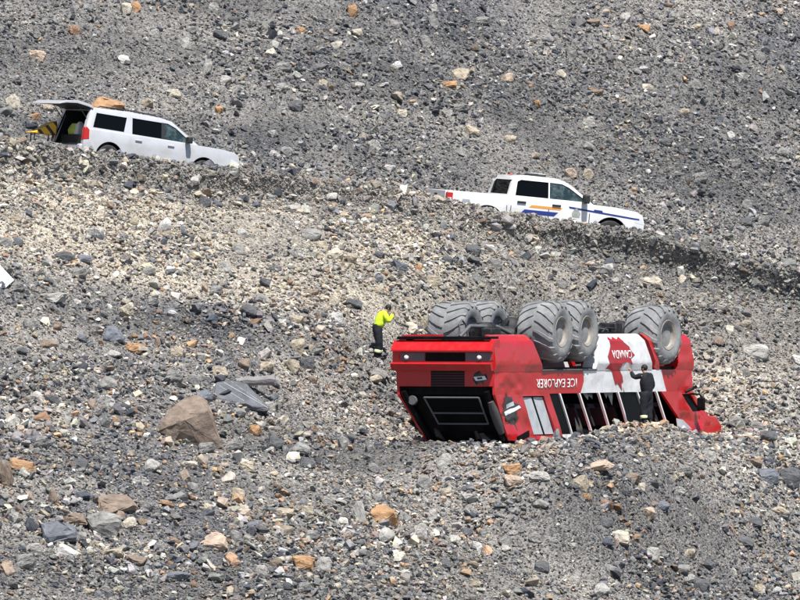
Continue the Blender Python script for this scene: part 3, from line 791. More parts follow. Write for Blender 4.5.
# dark leaf on the tail quarter with a white band of writing
def crop2(u, v): return ((485 + u / 5.218 - S0) / KX, (440 - (330 + v / 5.218)) / 33.0)
qleaf = [(98, 316), (104, 346), (124, 348), (130, 374), (170, 390), (148, 416), (150, 440), (164, 456), (150, 470), (156, 522), (140, 490), (128, 502), (117, 478), (100, 472), (92, 448), (70, 437), (88, 412), (76, 388), (86, 372), (84, 350), (94, 347)]
def unlean(s, z):
    k = (ZB - z) / ZB if z < ZB else 0
    return (s - 0.85 * k - 0.10 * 2.155 * k, z)
decal('leaf_mark', [unlean(*crop2(u, v)) for u, v in qleaf], M_DARKMARK, lambda s, z: skin(s, z, 0.012), bus, (.5, .7, .9))
decal('mark_band', [unlean(*crop2(u, v)) for u, v in [(86, 425), (94, 445), (168, 402), (160, 390)]], M_LETTER, lambda s, z: skin(s, z, 0.020), bus)
decal('mark_band', [unlean(*crop2(u, v)) for u, v in [(98, 388), (101, 410), (135, 390), (130, 370)]], M_PANE, lambda s, z: skin(s, z, 0.020), bus)
# small leaf on the engine door: dark points round a white centre
def rear_pt(y, z, o): return Vector((-0.03 - o, y, z))
star = []
for k in range(14):
    a = 2 * math.pi * k / 14; r = 0.23 if k % 2 == 0 else 0.12
    star.append((-1.14 + r * math.sin(a) * 1.1, 1.88 + r * math.cos(a)))
decal('leaf_mark', star, M_DARKMARK, lambda y, z: rear_pt(y, z, 0.005), bus)
decal('mark_band', [(-1.36, 1.84), (-1.0, 1.80), (-0.92, 1.92), (-1.28, 1.95)], M_LETTER, lambda y, z: rear_pt(y, z, 0.010), bus)
decal('mark_band', [(-1.22, 1.86), (-1.06, 1.84), (-1.03, 1.90), (-1.2, 1.92)], M_DARKMARK, lambda y, z: rear_pt(y, z, 0.014), bus)
# ---------------------------------------------------------------- road vehicles
M_CARW = mat('white_car_paint', (0.74, 0.75, 0.76), 0.22, coat=0.5, dirt_or_reflection=(0.45, 0.42, 0.38), dscale=1.8, damt=0.5)
M_SUVW = mat('silver_white_paint', (0.50, 0.51, 0.545), 0.25, coat=0.4, dirt_or_reflection=(0.36, 0.34, 0.32), dscale=1.8, damt=0.55)
M_CARGL = mat('tinted_car_glass', (0.003, 0.004, 0.005), 0.05, spec=0.12)
M_CARGL2 = mat('clear_car_glass', (0.02, 0.035, 0.04), 0.05, spec=0.4, dirt_or_reflection=(0.14, 0.20, 0.20), dscale=3.5, damt=0.9)  # second colour paints pale greenish reflections into the glass
M_RUB = mat('car_rubber', (0.03, 0.03, 0.032), 0.85, dirt_or_reflection=(0.12, 0.11, 0.1), dscale=5)
M_ALLOY = mat('alloy_rim', (0.45, 0.45, 0.46), 0.35, 0.7)
M_TAIL = mat('tail_lamp_red', (0.50, 0.02, 0.02), 0.2)
M_HEADL = mat('head_lamp_clear', (0.65, 0.67, 0.70), 0.1)
M_PLASTIC = mat('black_plastic', (0.018, 0.018, 0.02), 0.6)

def car_wheel(parent, x, y, z, r, wd):
    sg = -1 if y < 0 else 1
    t = MB().lathe([(r*.62, -wd*.45), (r*.7, -wd*.5), (r*.93, -wd*.48), (r, -wd*.36), (r, wd*.36), (r*.93, wd*.48), (r*.7, wd*.5), (r*.62, wd*.45)], 32).build('wheel', M_RUB, parent, sm=40)
    t.location = (x, y, z)
    rm = MB().lathe([(0.001, sg*wd*.30), (r*.2, sg*wd*.34), (r*.55, sg*wd*.24), (r*.62, sg*wd*.44), (r*.66, sg*wd*.46), (r*.66, -sg*wd*.3), (0.001, -sg*wd*.3)], 32).build('rim', M_ALLOY, t, sm=30)
    for k in range(5):
        a = 2 * math.pi * k / 5
        MB().box((0.06, sg*wd*.30 - .015, -0.035), (r*.58, sg*wd*.30 + .03, 0.035), Matrix.Rotation(a, 4, 'Y')).build('spoke', M_ALLOY, t)

def arch(x, r, z=0.40, hw=1.2):
    return [MB().lathe([(r, s0), (r, s1)], 28, Matrix.Translation((x, 0, z))).mesh('arch', M_PLASTIC) for s0, s1 in ((-hw, -0.62), (0.62, hw))]

def glass_cut(poly, wfun, sg, depth=0.05):
    return MB().prism(poly, lambda x, z: sg * (wfun(z) - depth), lambda x, z: sg * (wfun(z) + 0.25)).mesh('cut', M_PLASTIC)
def glass_pane(name, poly, wfun, sg, m, parent, depth=0.03):
    return MB().prism(poly, lambda x, z: sg * (wfun(z) - depth), lambda x, z: sg * (wfun(z) - depth - 0.012)).build(name, m, parent)
def lip(name, poly, wfun, sg, m, parent, out=0.004, th=0.02):
    return MB().prism(poly, lambda x, z: sg * (wfun(z) + out), lambda x, z: sg * (wfun(z) - th)).build(name, m, parent)


# ---- silver white sport utility with its tailgate up
def place(px, t_off, yaw):
    """road point under the photograph column px, t_off metres across the road"""
    x = 0.0
    for _ in range(8):
        y = float(road_y(x)) + t_off
        x = (px - 400) / PPM * (1 + y / D)
    return x, y

SUV_YAW = R(31)
sx_, sy_ = place(143, 0.0, SUV_YAW)
suv = empty('sport_utility', (sx_, sy_, float(height(sx_, sy_)) + 0.04), (R(1.5), R(7.6), SUV_YAW))
suv.scale = (1.0,) * 3
tag(suv, 'silver white large sport utility with tailgate raised, standing on the road at left', 'car')
def X(p, o=2.85): return [(x - o, z) for x, z in p]
def suv_w(z):
    return 1.0 - 0.03 * max(0, .75 - z) if z < 1.18 else 1.0 - 0.235 * (z - 1.18)
low = X([(0.10, 0.42), (0.02, 0.60), (0.0, 0.80), (0.03, 1.19), (4.12, 1.23), (4.9, 1.23), (5.44, 1.19), (5.62, 1.09), (5.69, 0.80), (5.66, 0.48), (5.45, 0.34), (0.4, 0.34)])
gh = X([(0.05, 1.17), (0.10, 1.45), (0.22, 1.84), (0.34, 1.90), (1.6, 1.935), (2.7, 1.91), (3.12, 1.85), (3.35, 1.72), (4.22, 1.17)])
body = MB().prism(low, -1.0, 1.0).mesh('body', M_SUVW)
top = MB().prism(gh, lambda x, z: -suv_w(z) + .005, lambda x, z: suv_w(z) - .005).mesh('top', M_SUVW)
cuts = arch(0.98 - 2.85, 0.50) + arch(4.42 - 2.85, 0.50)
cuts.append(MB().loft([[( -3.2, -.86, .72), (-3.2, .86, .72), (-3.2, .74, 1.78), (-3.2, -.74, 1.78)], [(-1.1, -.86, .72), (-1.1, .86, .72), (-1.1, .74, 1.78), (-1.1, -.74, 1.78)]]).mesh('cut', M_INNER))
w_rear = X([(0.30, 1.27), (1.42, 1.27), (1.52, 1.74), (0.42, 1.74)])
w_mid = X([(1.72, 1.25), (2.78, 1.25), (2.78, 1.76), (1.72, 1.76)])
w_front = X([(2.90, 1.25), (3.86, 1.25), (3.70, 1.40), (3.30, 1.66), (3.02, 1.76), (2.90, 1.765)])
for sg in (-1, 1):
    for p in (w_rear, w_mid, w_front): cuts.append(glass_cut(p, suv_w, sg))
me = carve(body, cuts, [top], bev=0.045, sm=35)
put(bpy.data.objects.new('body', me), suv)
for sg in (-1, 1):
    glass_pane('window', w_rear, suv_w, sg, M_CARGL, suv); glass_pane('window', w_mid, suv_w, sg, M_CARGL, suv); glass_pane('window', w_front, suv_w, sg, M_CARGL2, suv)
    lip('pillar_trim', X([(2.78, 1.25), (2.90, 1.25), (2.90, 1.765), (2.78, 1.765)]), suv_w, sg, M_PLASTIC, suv, out=-0.004)
    # door seams, handles, tail lamp, roof rail, mirror, cladding
    for x0 in (1.62, 2.84, 3.98):
        lip('door_seam', X([(x0, 0.48), (x0 + .022, 0.48), (x0 + .022, 1.2), (x0, 1.2)]), suv_w, sg, M_PLASTIC, suv, out=0.003)
    for x0 in (1.84, 3.02):
        MB().box((x0 - 2.85, sg * 1.0 - .01, 1.06), (x0 - 2.85 + .24, sg * 1.0 + sg * .035, 1.105)).build('door_handle', M_SUVW, suv, bev=0.01)
    MB().prism(X([(-0.012, 0.84), (0.20, 0.88), (0.17, 1.18), (0.06, 1.26), (0.0, 1.22)]), sg * 1.008, sg * (0.86 if sg < 0 else 0.95)).build('tail_lamp', M_TAIL, suv, bev=0.012)
    MB().tube([(x - 2.85, sg * .70, z) for x, z in ((0.5, 1.90), (0.6, 1.965), (1.6, 1.985), (2.6, 1.965), (2.75, 1.90))], 0.02, 8).build('roof_rail', M_PLASTIC, suv)
    mr_ = MB().box((3.62 - 2.85, sg * 1.02, 1.24), (3.78 - 2.85, sg * 1.24, 1.44)).build('mirror', M_PLASTIC, suv, bev=0.03)
    MB().prism(X([(5.38, 0.78), (5.66, 0.74), (5.60, 0.90), (5.35, 0.96)]), sg * 1.004, sg * 0.62).build('headlamp', M_HEADL, suv, bev=0.01)
    lip('sill_trim', X([(1.6, 0.34), (3.9, 0.34), (3.9, 0.44), (1.6, 0.44)]), suv_w, sg, M_PLASTIC, suv, out=0.012)
    for x in (0.98, 4.42): car_wheel(suv, x - 2.85, sg * 0.84, 0.40, 0.405, 0.28)
MB().loft([[(3.36 - 2.85 + .02, -.72, 1.735), (3.36 - 2.85 + .02, .72, 1.735), (4.16 - 2.85 + .02, .84, 1.225), (4.16 - 2.85 + .02, -.84, 1.225)], [(3.36 - 2.85, -.72, 1.70), (3.36 - 2.85, .72, 1.70), (4.16 - 2.85, .84, 1.19), (4.16 - 2.85, -.84, 1.19)]]).build('windscreen', M_CARGL2, suv)
MB().box((2.80, -.8, .52), (2.845, .8, .92)).build('grille', M_PLASTIC, suv, bev=0.02)
MB().box((-2.93, -.96, .46), (-2.80, .96, .70)).build('rear_bumper', M_SUVW, suv, bev=0.04)
MB().box((-2.945, -.80, .70), (-2.70, .80, .725)).build('bumper_top', M_PLASTIC, suv)
for sg in (-1, 1):
    MB().loft([[(-2.83, sg*.84, .74), (-2.83, sg*.985, .74), (-2.82, sg*.985, 1.18), (-2.82, sg*.84, 1.18)], [(-2.62, sg*.70, 1.82), (-2.62, sg*.83, 1.82), (-2.60, sg*.83, 1.84), (-2.60, sg*.70, 1.84)]][:1] + [[(-2.60, sg*.74, 1.80), (-2.60, sg*.845, 1.80), (-2.58, sg*.845, 1.82), (-2.58, sg*.74, 1.82)]]).build('rear_pillar', M_SUVW, suv)
# tailgate hinged at the roof, swung up: outer skin on top, dark lining below
gate_side = [(-2.56, 1.91), (-2.75, 1.98), (-3.15, 2.03), (-3.55, 1.98), (-3.78, 1.88), (-3.80, 1.83), (-3.55, 1.90), (-3.15, 1.94), (-2.75, 1.89), (-2.58, 1.85)]
g_ = MB().prism(gate_side, -0.88, 0.88).build('tailgate', M_SUVW, suv, bev=0.012)
MB().prism([(-2.62, 1.84), (-2.8, 1.872), (-3.15, 1.925), (-3.5, 1.89), (-3.5, 1.86), (-3.15, 1.885), (-2.8, 1.83), (-2.62, 1.80)], -0.80, 0.80).build('tailgate_lining', M_PLASTIC, g_)
MB().prism([(-2.60, 1.935), (-2.76, 2.0), (-3.12, 2.045), (-3.12, 2.035), (-2.76, 1.988), (-2.6, 1.92)], -0.74, 0.74).build('rear_window', M_CARGL, g_)
for sg in (-1, 1):
    MB().tube([(-2.66, sg * .80, 1.45), (-3.1, sg * .80, 1.92)], 0.014, 6).build('gas_strut', M_PLASTIC, g_)
# back of the second seat row, inside
MB().box((-1.35, -.78, .75), (-1.2, .78, 1.45)).build('seat_back', mat('seat_grey', (0.03, 0.03, 0.033), 0.9), suv, bev=0.05)
def in_suv(p): return suv.matrix_basis @ Vector(p)
bpy.context.view_layer.update()
def cargo(name, mb, m, label, cat, loc, bev=0.02):
    o = mb.build(name, m, None, bev=bev)
    o.location = in_suv(loc); o.rotation_euler = suv.rotation_euler
    return tag(o, label, cat)
cargo('storage_box', MB().box((-.45, -.78, 0), (.45, .78, .29)), M_PLASTIC, 'low black storage box lining the floor of the car boot', 'box', (-2.25, 0, 0.725))
cargo('equipment_bag', MB().loft([[(-.16,-.2,0),(.16,-.2,0),(.16,.2,0),(-.16,.2,0)], [(-.18,-.23,.16),(.18,-.23,.16),(.18,.23,.16),(-.18,.23,.16)], [(-.10,-.15,.36),(.10,-.15,.36),(.10,.15,.36),(-.10,.15,.36)]]), mat('yellow_green_bag', (0.62, 0.66, 0.12), 0.7, var=0.2), 'yellow green bag in the open back of the sport utility', 'bag', (-2.45, 0.28, 1.02))
cargo('white_case', MB().loft([[(-.12,-.11,0),(.12,-.11,0),(.12,.11,0),(-.12,.11,0)], [(-.11,-.12,.3),(.11,-.12,.3),(.11,.10,.3),(-.11,.10,.3)], [(-.05,-.05,.42),(.05,-.05,.42),(.05,.04,.42),(-.05,.04,.42)]]), mat('case_white', (0.75, 0.75, 0.70), 0.5), 'small white container beside the yellow bag in the car boot', 'container', (-2.5, -0.03, 1.02))
b = MB().lathe([(0.001, 0), (0.16, 0), (0.16, 0.02), (0.11, 0.03), (0.03, 0.52), (0.001, 0.53)], 20)
b.v = [(x, -z, y) for x, y, z in b.v]
cargo('traffic_cone', b, mat('cone_orange', (0.75, 0.13, 0.02), 0.5), 'orange cone standing among gear in the car boot', 'cone', (-2.35, -0.24, 1.02), bev=0)
cargo('tool_case', MB().loft([[(-.13,-.14,0),(.13,-.14,0),(.13,.14,0),(-.13,.14,0)], [(-.13,-.15,.2),(.13,-.15,.2),(.13,.12,.2),(-.13,.12,.2)], [(-.06,-.04,.38),(.06,-.08,.38),(.06,.0,.38),(-.06,.02,.38)]]), mat('case_cream', (0.60, 0.57, 0.46), 0.5), 'cream coloured pack at the right of the open car boot', 'pack', (-2.42, -0.50, 1.02))
# yellow striped wedge of barrier boards lying on the road behind the car
def stripe_mat():
    m = bpy.data.materials.new('yellow_black_stripes'); m.use_nodes = True
    nt = m.node_tree; p = nt.nodes['Principled BSDF']; p.inputs['Roughness'].default_value = 0.5
    tc = nt.nodes.new('ShaderNodeTexCoord'); w = nt.nodes.new('ShaderNodeTexWave'); w.inputs['Scale'].default_value = 1.6; w.bands_direction = 'DIAGONAL'
    nt.links.new(tc.outputs['Object'], w.inputs[0])
    r = nt.nodes.new('ShaderNodeValToRGB'); r.color_ramp.interpolation = 'CONSTANT'
    r.color_ramp.elements[0].color = (0.03, 0.025, 0.02, 1); r.color_ramp.elements[1].position = 0.28; r.color_ramp.elements[1].color = (0.90, 0.48, 0.03, 1)
    nt.links.new(w.outputs['Fac'], r.inputs[0]); nt.links.new(r.outputs[0], p.inputs['Base Color'])
    return m
bx, by = place(42, 0.9, 0)
b = MB().prism([(-0.48, 0.0), (0.36, 0.0), (0.38, 0.46), (0.16, 0.36), (-0.2, 0.12)], -0.3, 0.3)
ww = b.build('striped_barrier', stripe_mat(), None, bev=0.02)
ww.location = (bx, by, float(height(bx, by)) + 0.92); ww.rotation_euler = (0, R(6), R(20))
# it rests on a folded stand
sb = MB()
for qx in (-0.3, 0.28):
    sb.tube([(qx, -0.2, 0.0), (qx - .05, -0.26, -0.96)], 0.02, 6); sb.tube([(qx, 0.2, 0.0), (qx + .05, 0.26, -0.96)], 0.02, 6)
sb.build('stand', M_PLASTIC, ww)
tag(ww, 'yellow and black striped barrier behind the open tailgate of the sport utility', 'barrier')

# ---- white police pickup with blue and gold stripes
TR_YAW = R(19)
tx_, ty_ = place(532, -0.1, TR_YAW)
trk = empty('pickup_truck', (tx_, ty_, float(height(tx_, ty_)) + 0.06), (R(2), R(5.2), TR_YAW))
trk.scale = (1.15, 1.09, 1.07)
tag(trk, 'white police crew cab pickup with blue and gold side stripes on the road', 'pickup truck')
def tw(z): return 1.0 if z < 1.22 else 1.0 - 0.23 * (z - 1.22)
O = 2.95
def T(p): return [(x - O, z) for x, z in p]
low = T([(0.06, 0.55), (0.0, 0.70), (0.02, 1.28), (1.75, 1.30), (1.80, 1.25), (4.32, 1.27), (5.0, 1.25), (5.62, 1.18), (5.80, 1.09), (5.88, 0.84), (5.86, 0.52), (5.7, 0.42), (0.4, 0.46)])
gh = T([(1.80, 1.22), (1.90, 1.70), (2.05, 1.90), (2.35, 1.95), (3.2, 1.94), (3.45, 1.88), (3.70, 1.74), (4.36, 1.24)])
body = MB().prism(low, -1.0, 1.0).mesh('body', M_CARW)
top = MB().prism(gh, lambda x, z: -tw(z) + .005, lambda x, z: tw(z) - .005).mesh('top', M_CARW)
cuts = arch(1.22 - O, 0.50, 0.45) + arch(4.90 - O, 0.50, 0.45)
cuts.append(MB().box((0.10 - O, -.86, .82), (1.66 - O, .86, 1.7)).mesh('cut', M_PLASTIC))
tw_r = T([(2.00, 1.32), (2.98, 1.32), (2.98, 1.80), (2.16, 1.80), (2.06, 1.74)])
tw_f = T([(3.02, 1.32), (4.10, 1.32), (4.02, 1.42), (3.60, 1.70), (3.38, 1.79), (3.02, 1.80)])
rearwin = MB().loft([[(1.70 - O, -.74, 1.34), (1.70 - O, .74, 1.34), (1.70 - O, .70, 1.78), (1.70 - O, -.70, 1.78)], [(1.93 - O, -.74, 1.34), (1.93 - O, .74, 1.34), (1.98 - O, .70, 1.78), (1.98 - O, -.70, 1.78)]]).mesh('cut', M_PLASTIC)
cuts.append(rearwin)
for sg in (-1, 1):
    for p in (tw_r, tw_f): cuts.append(glass_cut(p, tw, sg))
put(bpy.data.objects.new('body', carve(body, cuts, [top], bev=0.045, sm=35)), trk)
MB().loft([[(1.88 - O, -.73, 1.35), (1.88 - O, .73, 1.35), (1.95 - O, .69, 1.77), (1.95 - O, -.69, 1.77)], [(1.90 - O, -.73, 1.35), (1.90 - O, .73, 1.35), (1.97 - O, .69, 1.77), (1.97 - O, -.69, 1.77)]]).build('rear_window', M_CARGL, trk)
M_BLUE = mat('stripe_blue', (0.02, 0.04, 0.20), 0.4); M_GOLD = mat('stripe_gold', (0.72, 0.30, 0.06), 0.4); M_CREST = mat('crest_grey_green', (0.30, 0.33, 0.30), 0.5, var=0.5, scale=12)
for sg in (-1, 1):
    glass_pane('window', tw_r, tw, sg, M_CARGL, trk); glass_pane('window', tw_f, tw, sg, M_CARGL2, trk)
    # black corner window strip beside the rear glass wraps to the side
    for x0 in (1.88, 3.0, 4.22):
        lip('door_seam', T([(x0, 0.55), (x0 + .024, 0.55), (x0 + .024, 1.24), (x0, 1.24)]), tw, sg, M_PLASTIC, trk, out=0.003)
    lip('bed_seam', T([(1.76, 0.55), (1.78, 0.55), (1.78, 1.24), (1.76, 1.24)]), tw, sg, M_PLASTIC, trk, out=0.003)
    for x0 in (2.06, 3.10):
        MB().box((x0 - O, sg * 1.0 - .01, 1.10), (x0 - O + .26, sg * (1.0 + .035), 1.165)).build('door_handle', M_PLASTIC, trk, bev=0.01)
    lip('gold_stripe', T([(2.42, 1.0), (3.35, 1.0), (3.42, 1.08), (2.50, 1.08)]), tw, sg, M_GOLD, trk, out=0.005)
    lip('blue_stripe', T([(2.18, 0.80), (3.18, 0.80), (3.30, 0.93), (2.30, 0.93)]), tw, sg, M_BLUE, trk, out=0.005)
    lip('blue_stripe', T([(3.62, 1.09), (5.72, 0.93), (5.72, 0.98), (3.60, 1.15)]), tw, sg, M_BLUE, trk, out=0.005)
    lip('crest', T([(3.72, 0.84), (3.94, 0.84), (3.96, 0.96), (3.90, 1.06), (3.83, 1.12), (3.76, 1.06), (3.70, 0.96)]), tw, sg, M_CREST, trk, out=0.006)
    tl = MB().prism(T([(-0.012, 0.88), (0.16, 0.88), (0.16, 1.22), (-0.012, 1.22)]), sg * 1.008, sg * 0.86).build('tail_lamp', M_TAIL, trk, bev=0.012)
    MB().prism(T([(0.02, 1.00), (0.12, 1.00), (0.12, 1.07), (0.02, 1.07)]), sg * 1.014, sg * 1.0).build('reversing_lens', M_HEADL, tl)
    MB().prism(T([(5.60, 0.84), (5.87, 0.80), (5.80, 1.0), (5.58, 1.06)]), sg * 1.004, sg * 0.66).build('headlamp', M_HEADL, trk, bev=0.01)
    mm_ = MB().box((3.96 - O, sg * 1.02, 1.28), (4.12 - O, sg * 1.28, 1.54)).build('mirror', M_PLASTIC, trk, bev=0.03)
    lip('fender_vent', T([(4.34, 1.08), (4.62, 1.06), (4.60, 1.12), (4.36, 1.13)]), tw, sg, M_BLUE, trk, out=0.008)
    lip('side_badge', T([(0.42, 0.96), (0.70, 0.96), (0.66, 1.06), (0.46, 1.06)]), tw, sg, mat('badge_grey', (0.35, 0.37, 0.45), 0.4), trk, out=0.005)
    for x in (1.22, 4.90): car_wheel(trk, x - O, sg * 0.84, 0.43, 0.425, 0.28)
MB().loft([[(3.72 - O + .02, -.74, 1.755), (3.72 - O + .02, .74, 1.755), (4.30 - O + .02, .88, 1.31), (4.30 - O + .02, -.88, 1.31)], [(3.72 - O, -.74, 1.72), (3.72 - O, .74, 1.72), (4.30 - O, .88, 1.27), (4.30 - O, -.88, 1.27)]]).build('windscreen', M_CARGL2, trk)
MB().box((5.86 - O, -.64, .62), (5.905 - O, .64, 1.0)).build('grille', M_PLASTIC, trk, bev=0.02)
MB().box((-0.14 - O, -.98, .50), (0.02 - O, .98, .66)).build('rear_bumper', M_ALLOY, trk, bev=0.03)
tg = MB().box((-0.02 - O, -.84, .78), (0.02 - O, .84, 1.27)).build('tailgate', M_CARW, trk, bev=0.012)
MB().box((-0.03 - O, -.12, 1.10), (-0.018 - O, .12, 1.17)).build('handle', M_PLASTIC, tg)
lb = MB().box((2.72 - O, -.62, 1.965), (2.98 - O, .62, 2.02)).build('light_bar', M_PLASTIC, trk, bev=0.03)
MB().box((2.74 - O, -.60, 2.02), (2.96 - O, .60, 2.045)).build('light_bar_lens', M_HEADL, lb, bev=0.02)
MB().box((2.06 - O, -.10, 1.93), (2.16 - O, .10, 1.965)).build('brake_lamp', M_TAIL, trk, bev=0.01)
for ax_y in (-.4, .3):
    MB().tube([(2.5 - O, ax_y, 1.94), (2.46 - O, ax_y, 2.1)], 0.01, 6).build('antenna', M_PLASTIC, trk)
# ---------------------------------------------------------------- people
def skin_mesh(name, pts, edges, root, m, sub=2):
    """pts: name -> (xyz, radius or (rx, ry)); a continuous body grown over the joints"""
    names = list(pts); idx = {n: i for i, n in enumerate(names)}
    b = bmesh.new(); lay = b.verts.layers.skin.verify()
    vs = [b.verts.new(pts[n][0]) for n in names]
    for n, v in zip(names, vs):
        r = pts[n][1]; r = r if isinstance(r, tuple) else (r, r)
        v[lay].radius = r; v[lay].use_root = (n == root)
    for a, c in edges: b.edges.new((vs[idx[a]], vs[idx[c]]))
    me = bpy.data.meshes.new(name); b.to_mesh(me); b.free()
    o = bpy.data.objects.new('tmp_skin', me); COL.objects.link(o)
    md = o.modifiers.new('skin', 'SKIN'); md.use_smooth_shade = True
    sb = o.modifiers.new('sub', 'SUBSURF'); sb.levels = sub; sb.render_levels = sub
    dg = bpy.context.evaluated_depsgraph_get()
    out = bpy.data.meshes.new_from_object(o.evaluated_get(dg)); bpy.data.objects.remove(o)
    if name in ('jacket', 'trousers'):      # folds in the cloth
        for v in out.vertices:
            n_ = float(fbm(v.co.z * 9 + v.co.y * 4, v.co.x * 5 + v.co.y * 7, 7, 3)) - 0.5
            v.co += v.normal * (n_ * 0.05)
    out.name = name; out.materials.clear(); out.materials.append(m); out.shade_smooth()
    return out

M_SKIN = mat('skin', (0.42, 0.24, 0.16), 0.6); M_HAIR = mat('dark_hair', (0.012, 0.010, 0.010), 0.7)
M_HIVIS = mat('hi_vis_yellow', (0.62, 0.85, 0.03), 0.75, var=0.12, scale=9, bump=0.4, bscale=14)
M_NAVY = mat('dark_navy_cloth', (0.006, 0.007, 0.013), 0.85, var=0.4, scale=8, bump=0.4, bscale=14)
M_REFL = mat('reflective_band', (0.70, 0.78, 0.45), 0.4); M_BOOT = mat('black_boot', (0.012, 0.012, 0.012), 0.6)

def hand(parent, wrist, tip_dir, palm_n, curl=0.5, sc=1.0):
    w = Vector(wrist); d = Vector(tip_dir).normalized(); n = Vector(palm_n); n = (n - d * n.dot(d)).normalized(); s = d.cross(n)
    pts = {'w': (w, .024 * sc), 'p': (w + d * .055 * sc, (.038 * sc, .018 * sc))}; ed = [('w', 'p')]
    for i, (off, ln) in enumerate(((-.033, .062), (-.011, .075), (.011, .080), (.033, .070))):
        a = w + d * .095 * sc + s * off * sc; b2 = a + (d * math.cos(curl) + n * math.sin(curl)) * ln * .55 * sc
        c = b2 + (d * math.cos(2 * curl) + n * math.sin(2 * curl)) * ln * .5 * sc
        pts['k%d' % i] = (a, .0105 * sc); pts['m%d' % i] = (b2, .0095 * sc); pts['t%d' % i] = (c, .008 * sc)
        ed += [('p', 'k%d' % i), ('k%d' % i, 'm%d' % i), ('m%d' % i, 't%d' % i)]
    t0 = w + d * .045 * sc + s * .048 * sc; t1 = t0 + (d * .6 + s * .6 + n * .3).normalized() * .035 * sc; t2 = t1 + (d + n * .5).normalized() * .028 * sc
    pts['th0'] = (t0, .013 * sc); pts['th1'] = (t1, .011 * sc); pts['th2'] = (t2, .009 * sc); ed += [('p', 'th0'), ('th0', 'th1'), ('th1', 'th2')]
    return put(bpy.data.objects.new('hand', skin_mesh('hand', pts, ed, 'w', M_SKIN, 1)), parent)

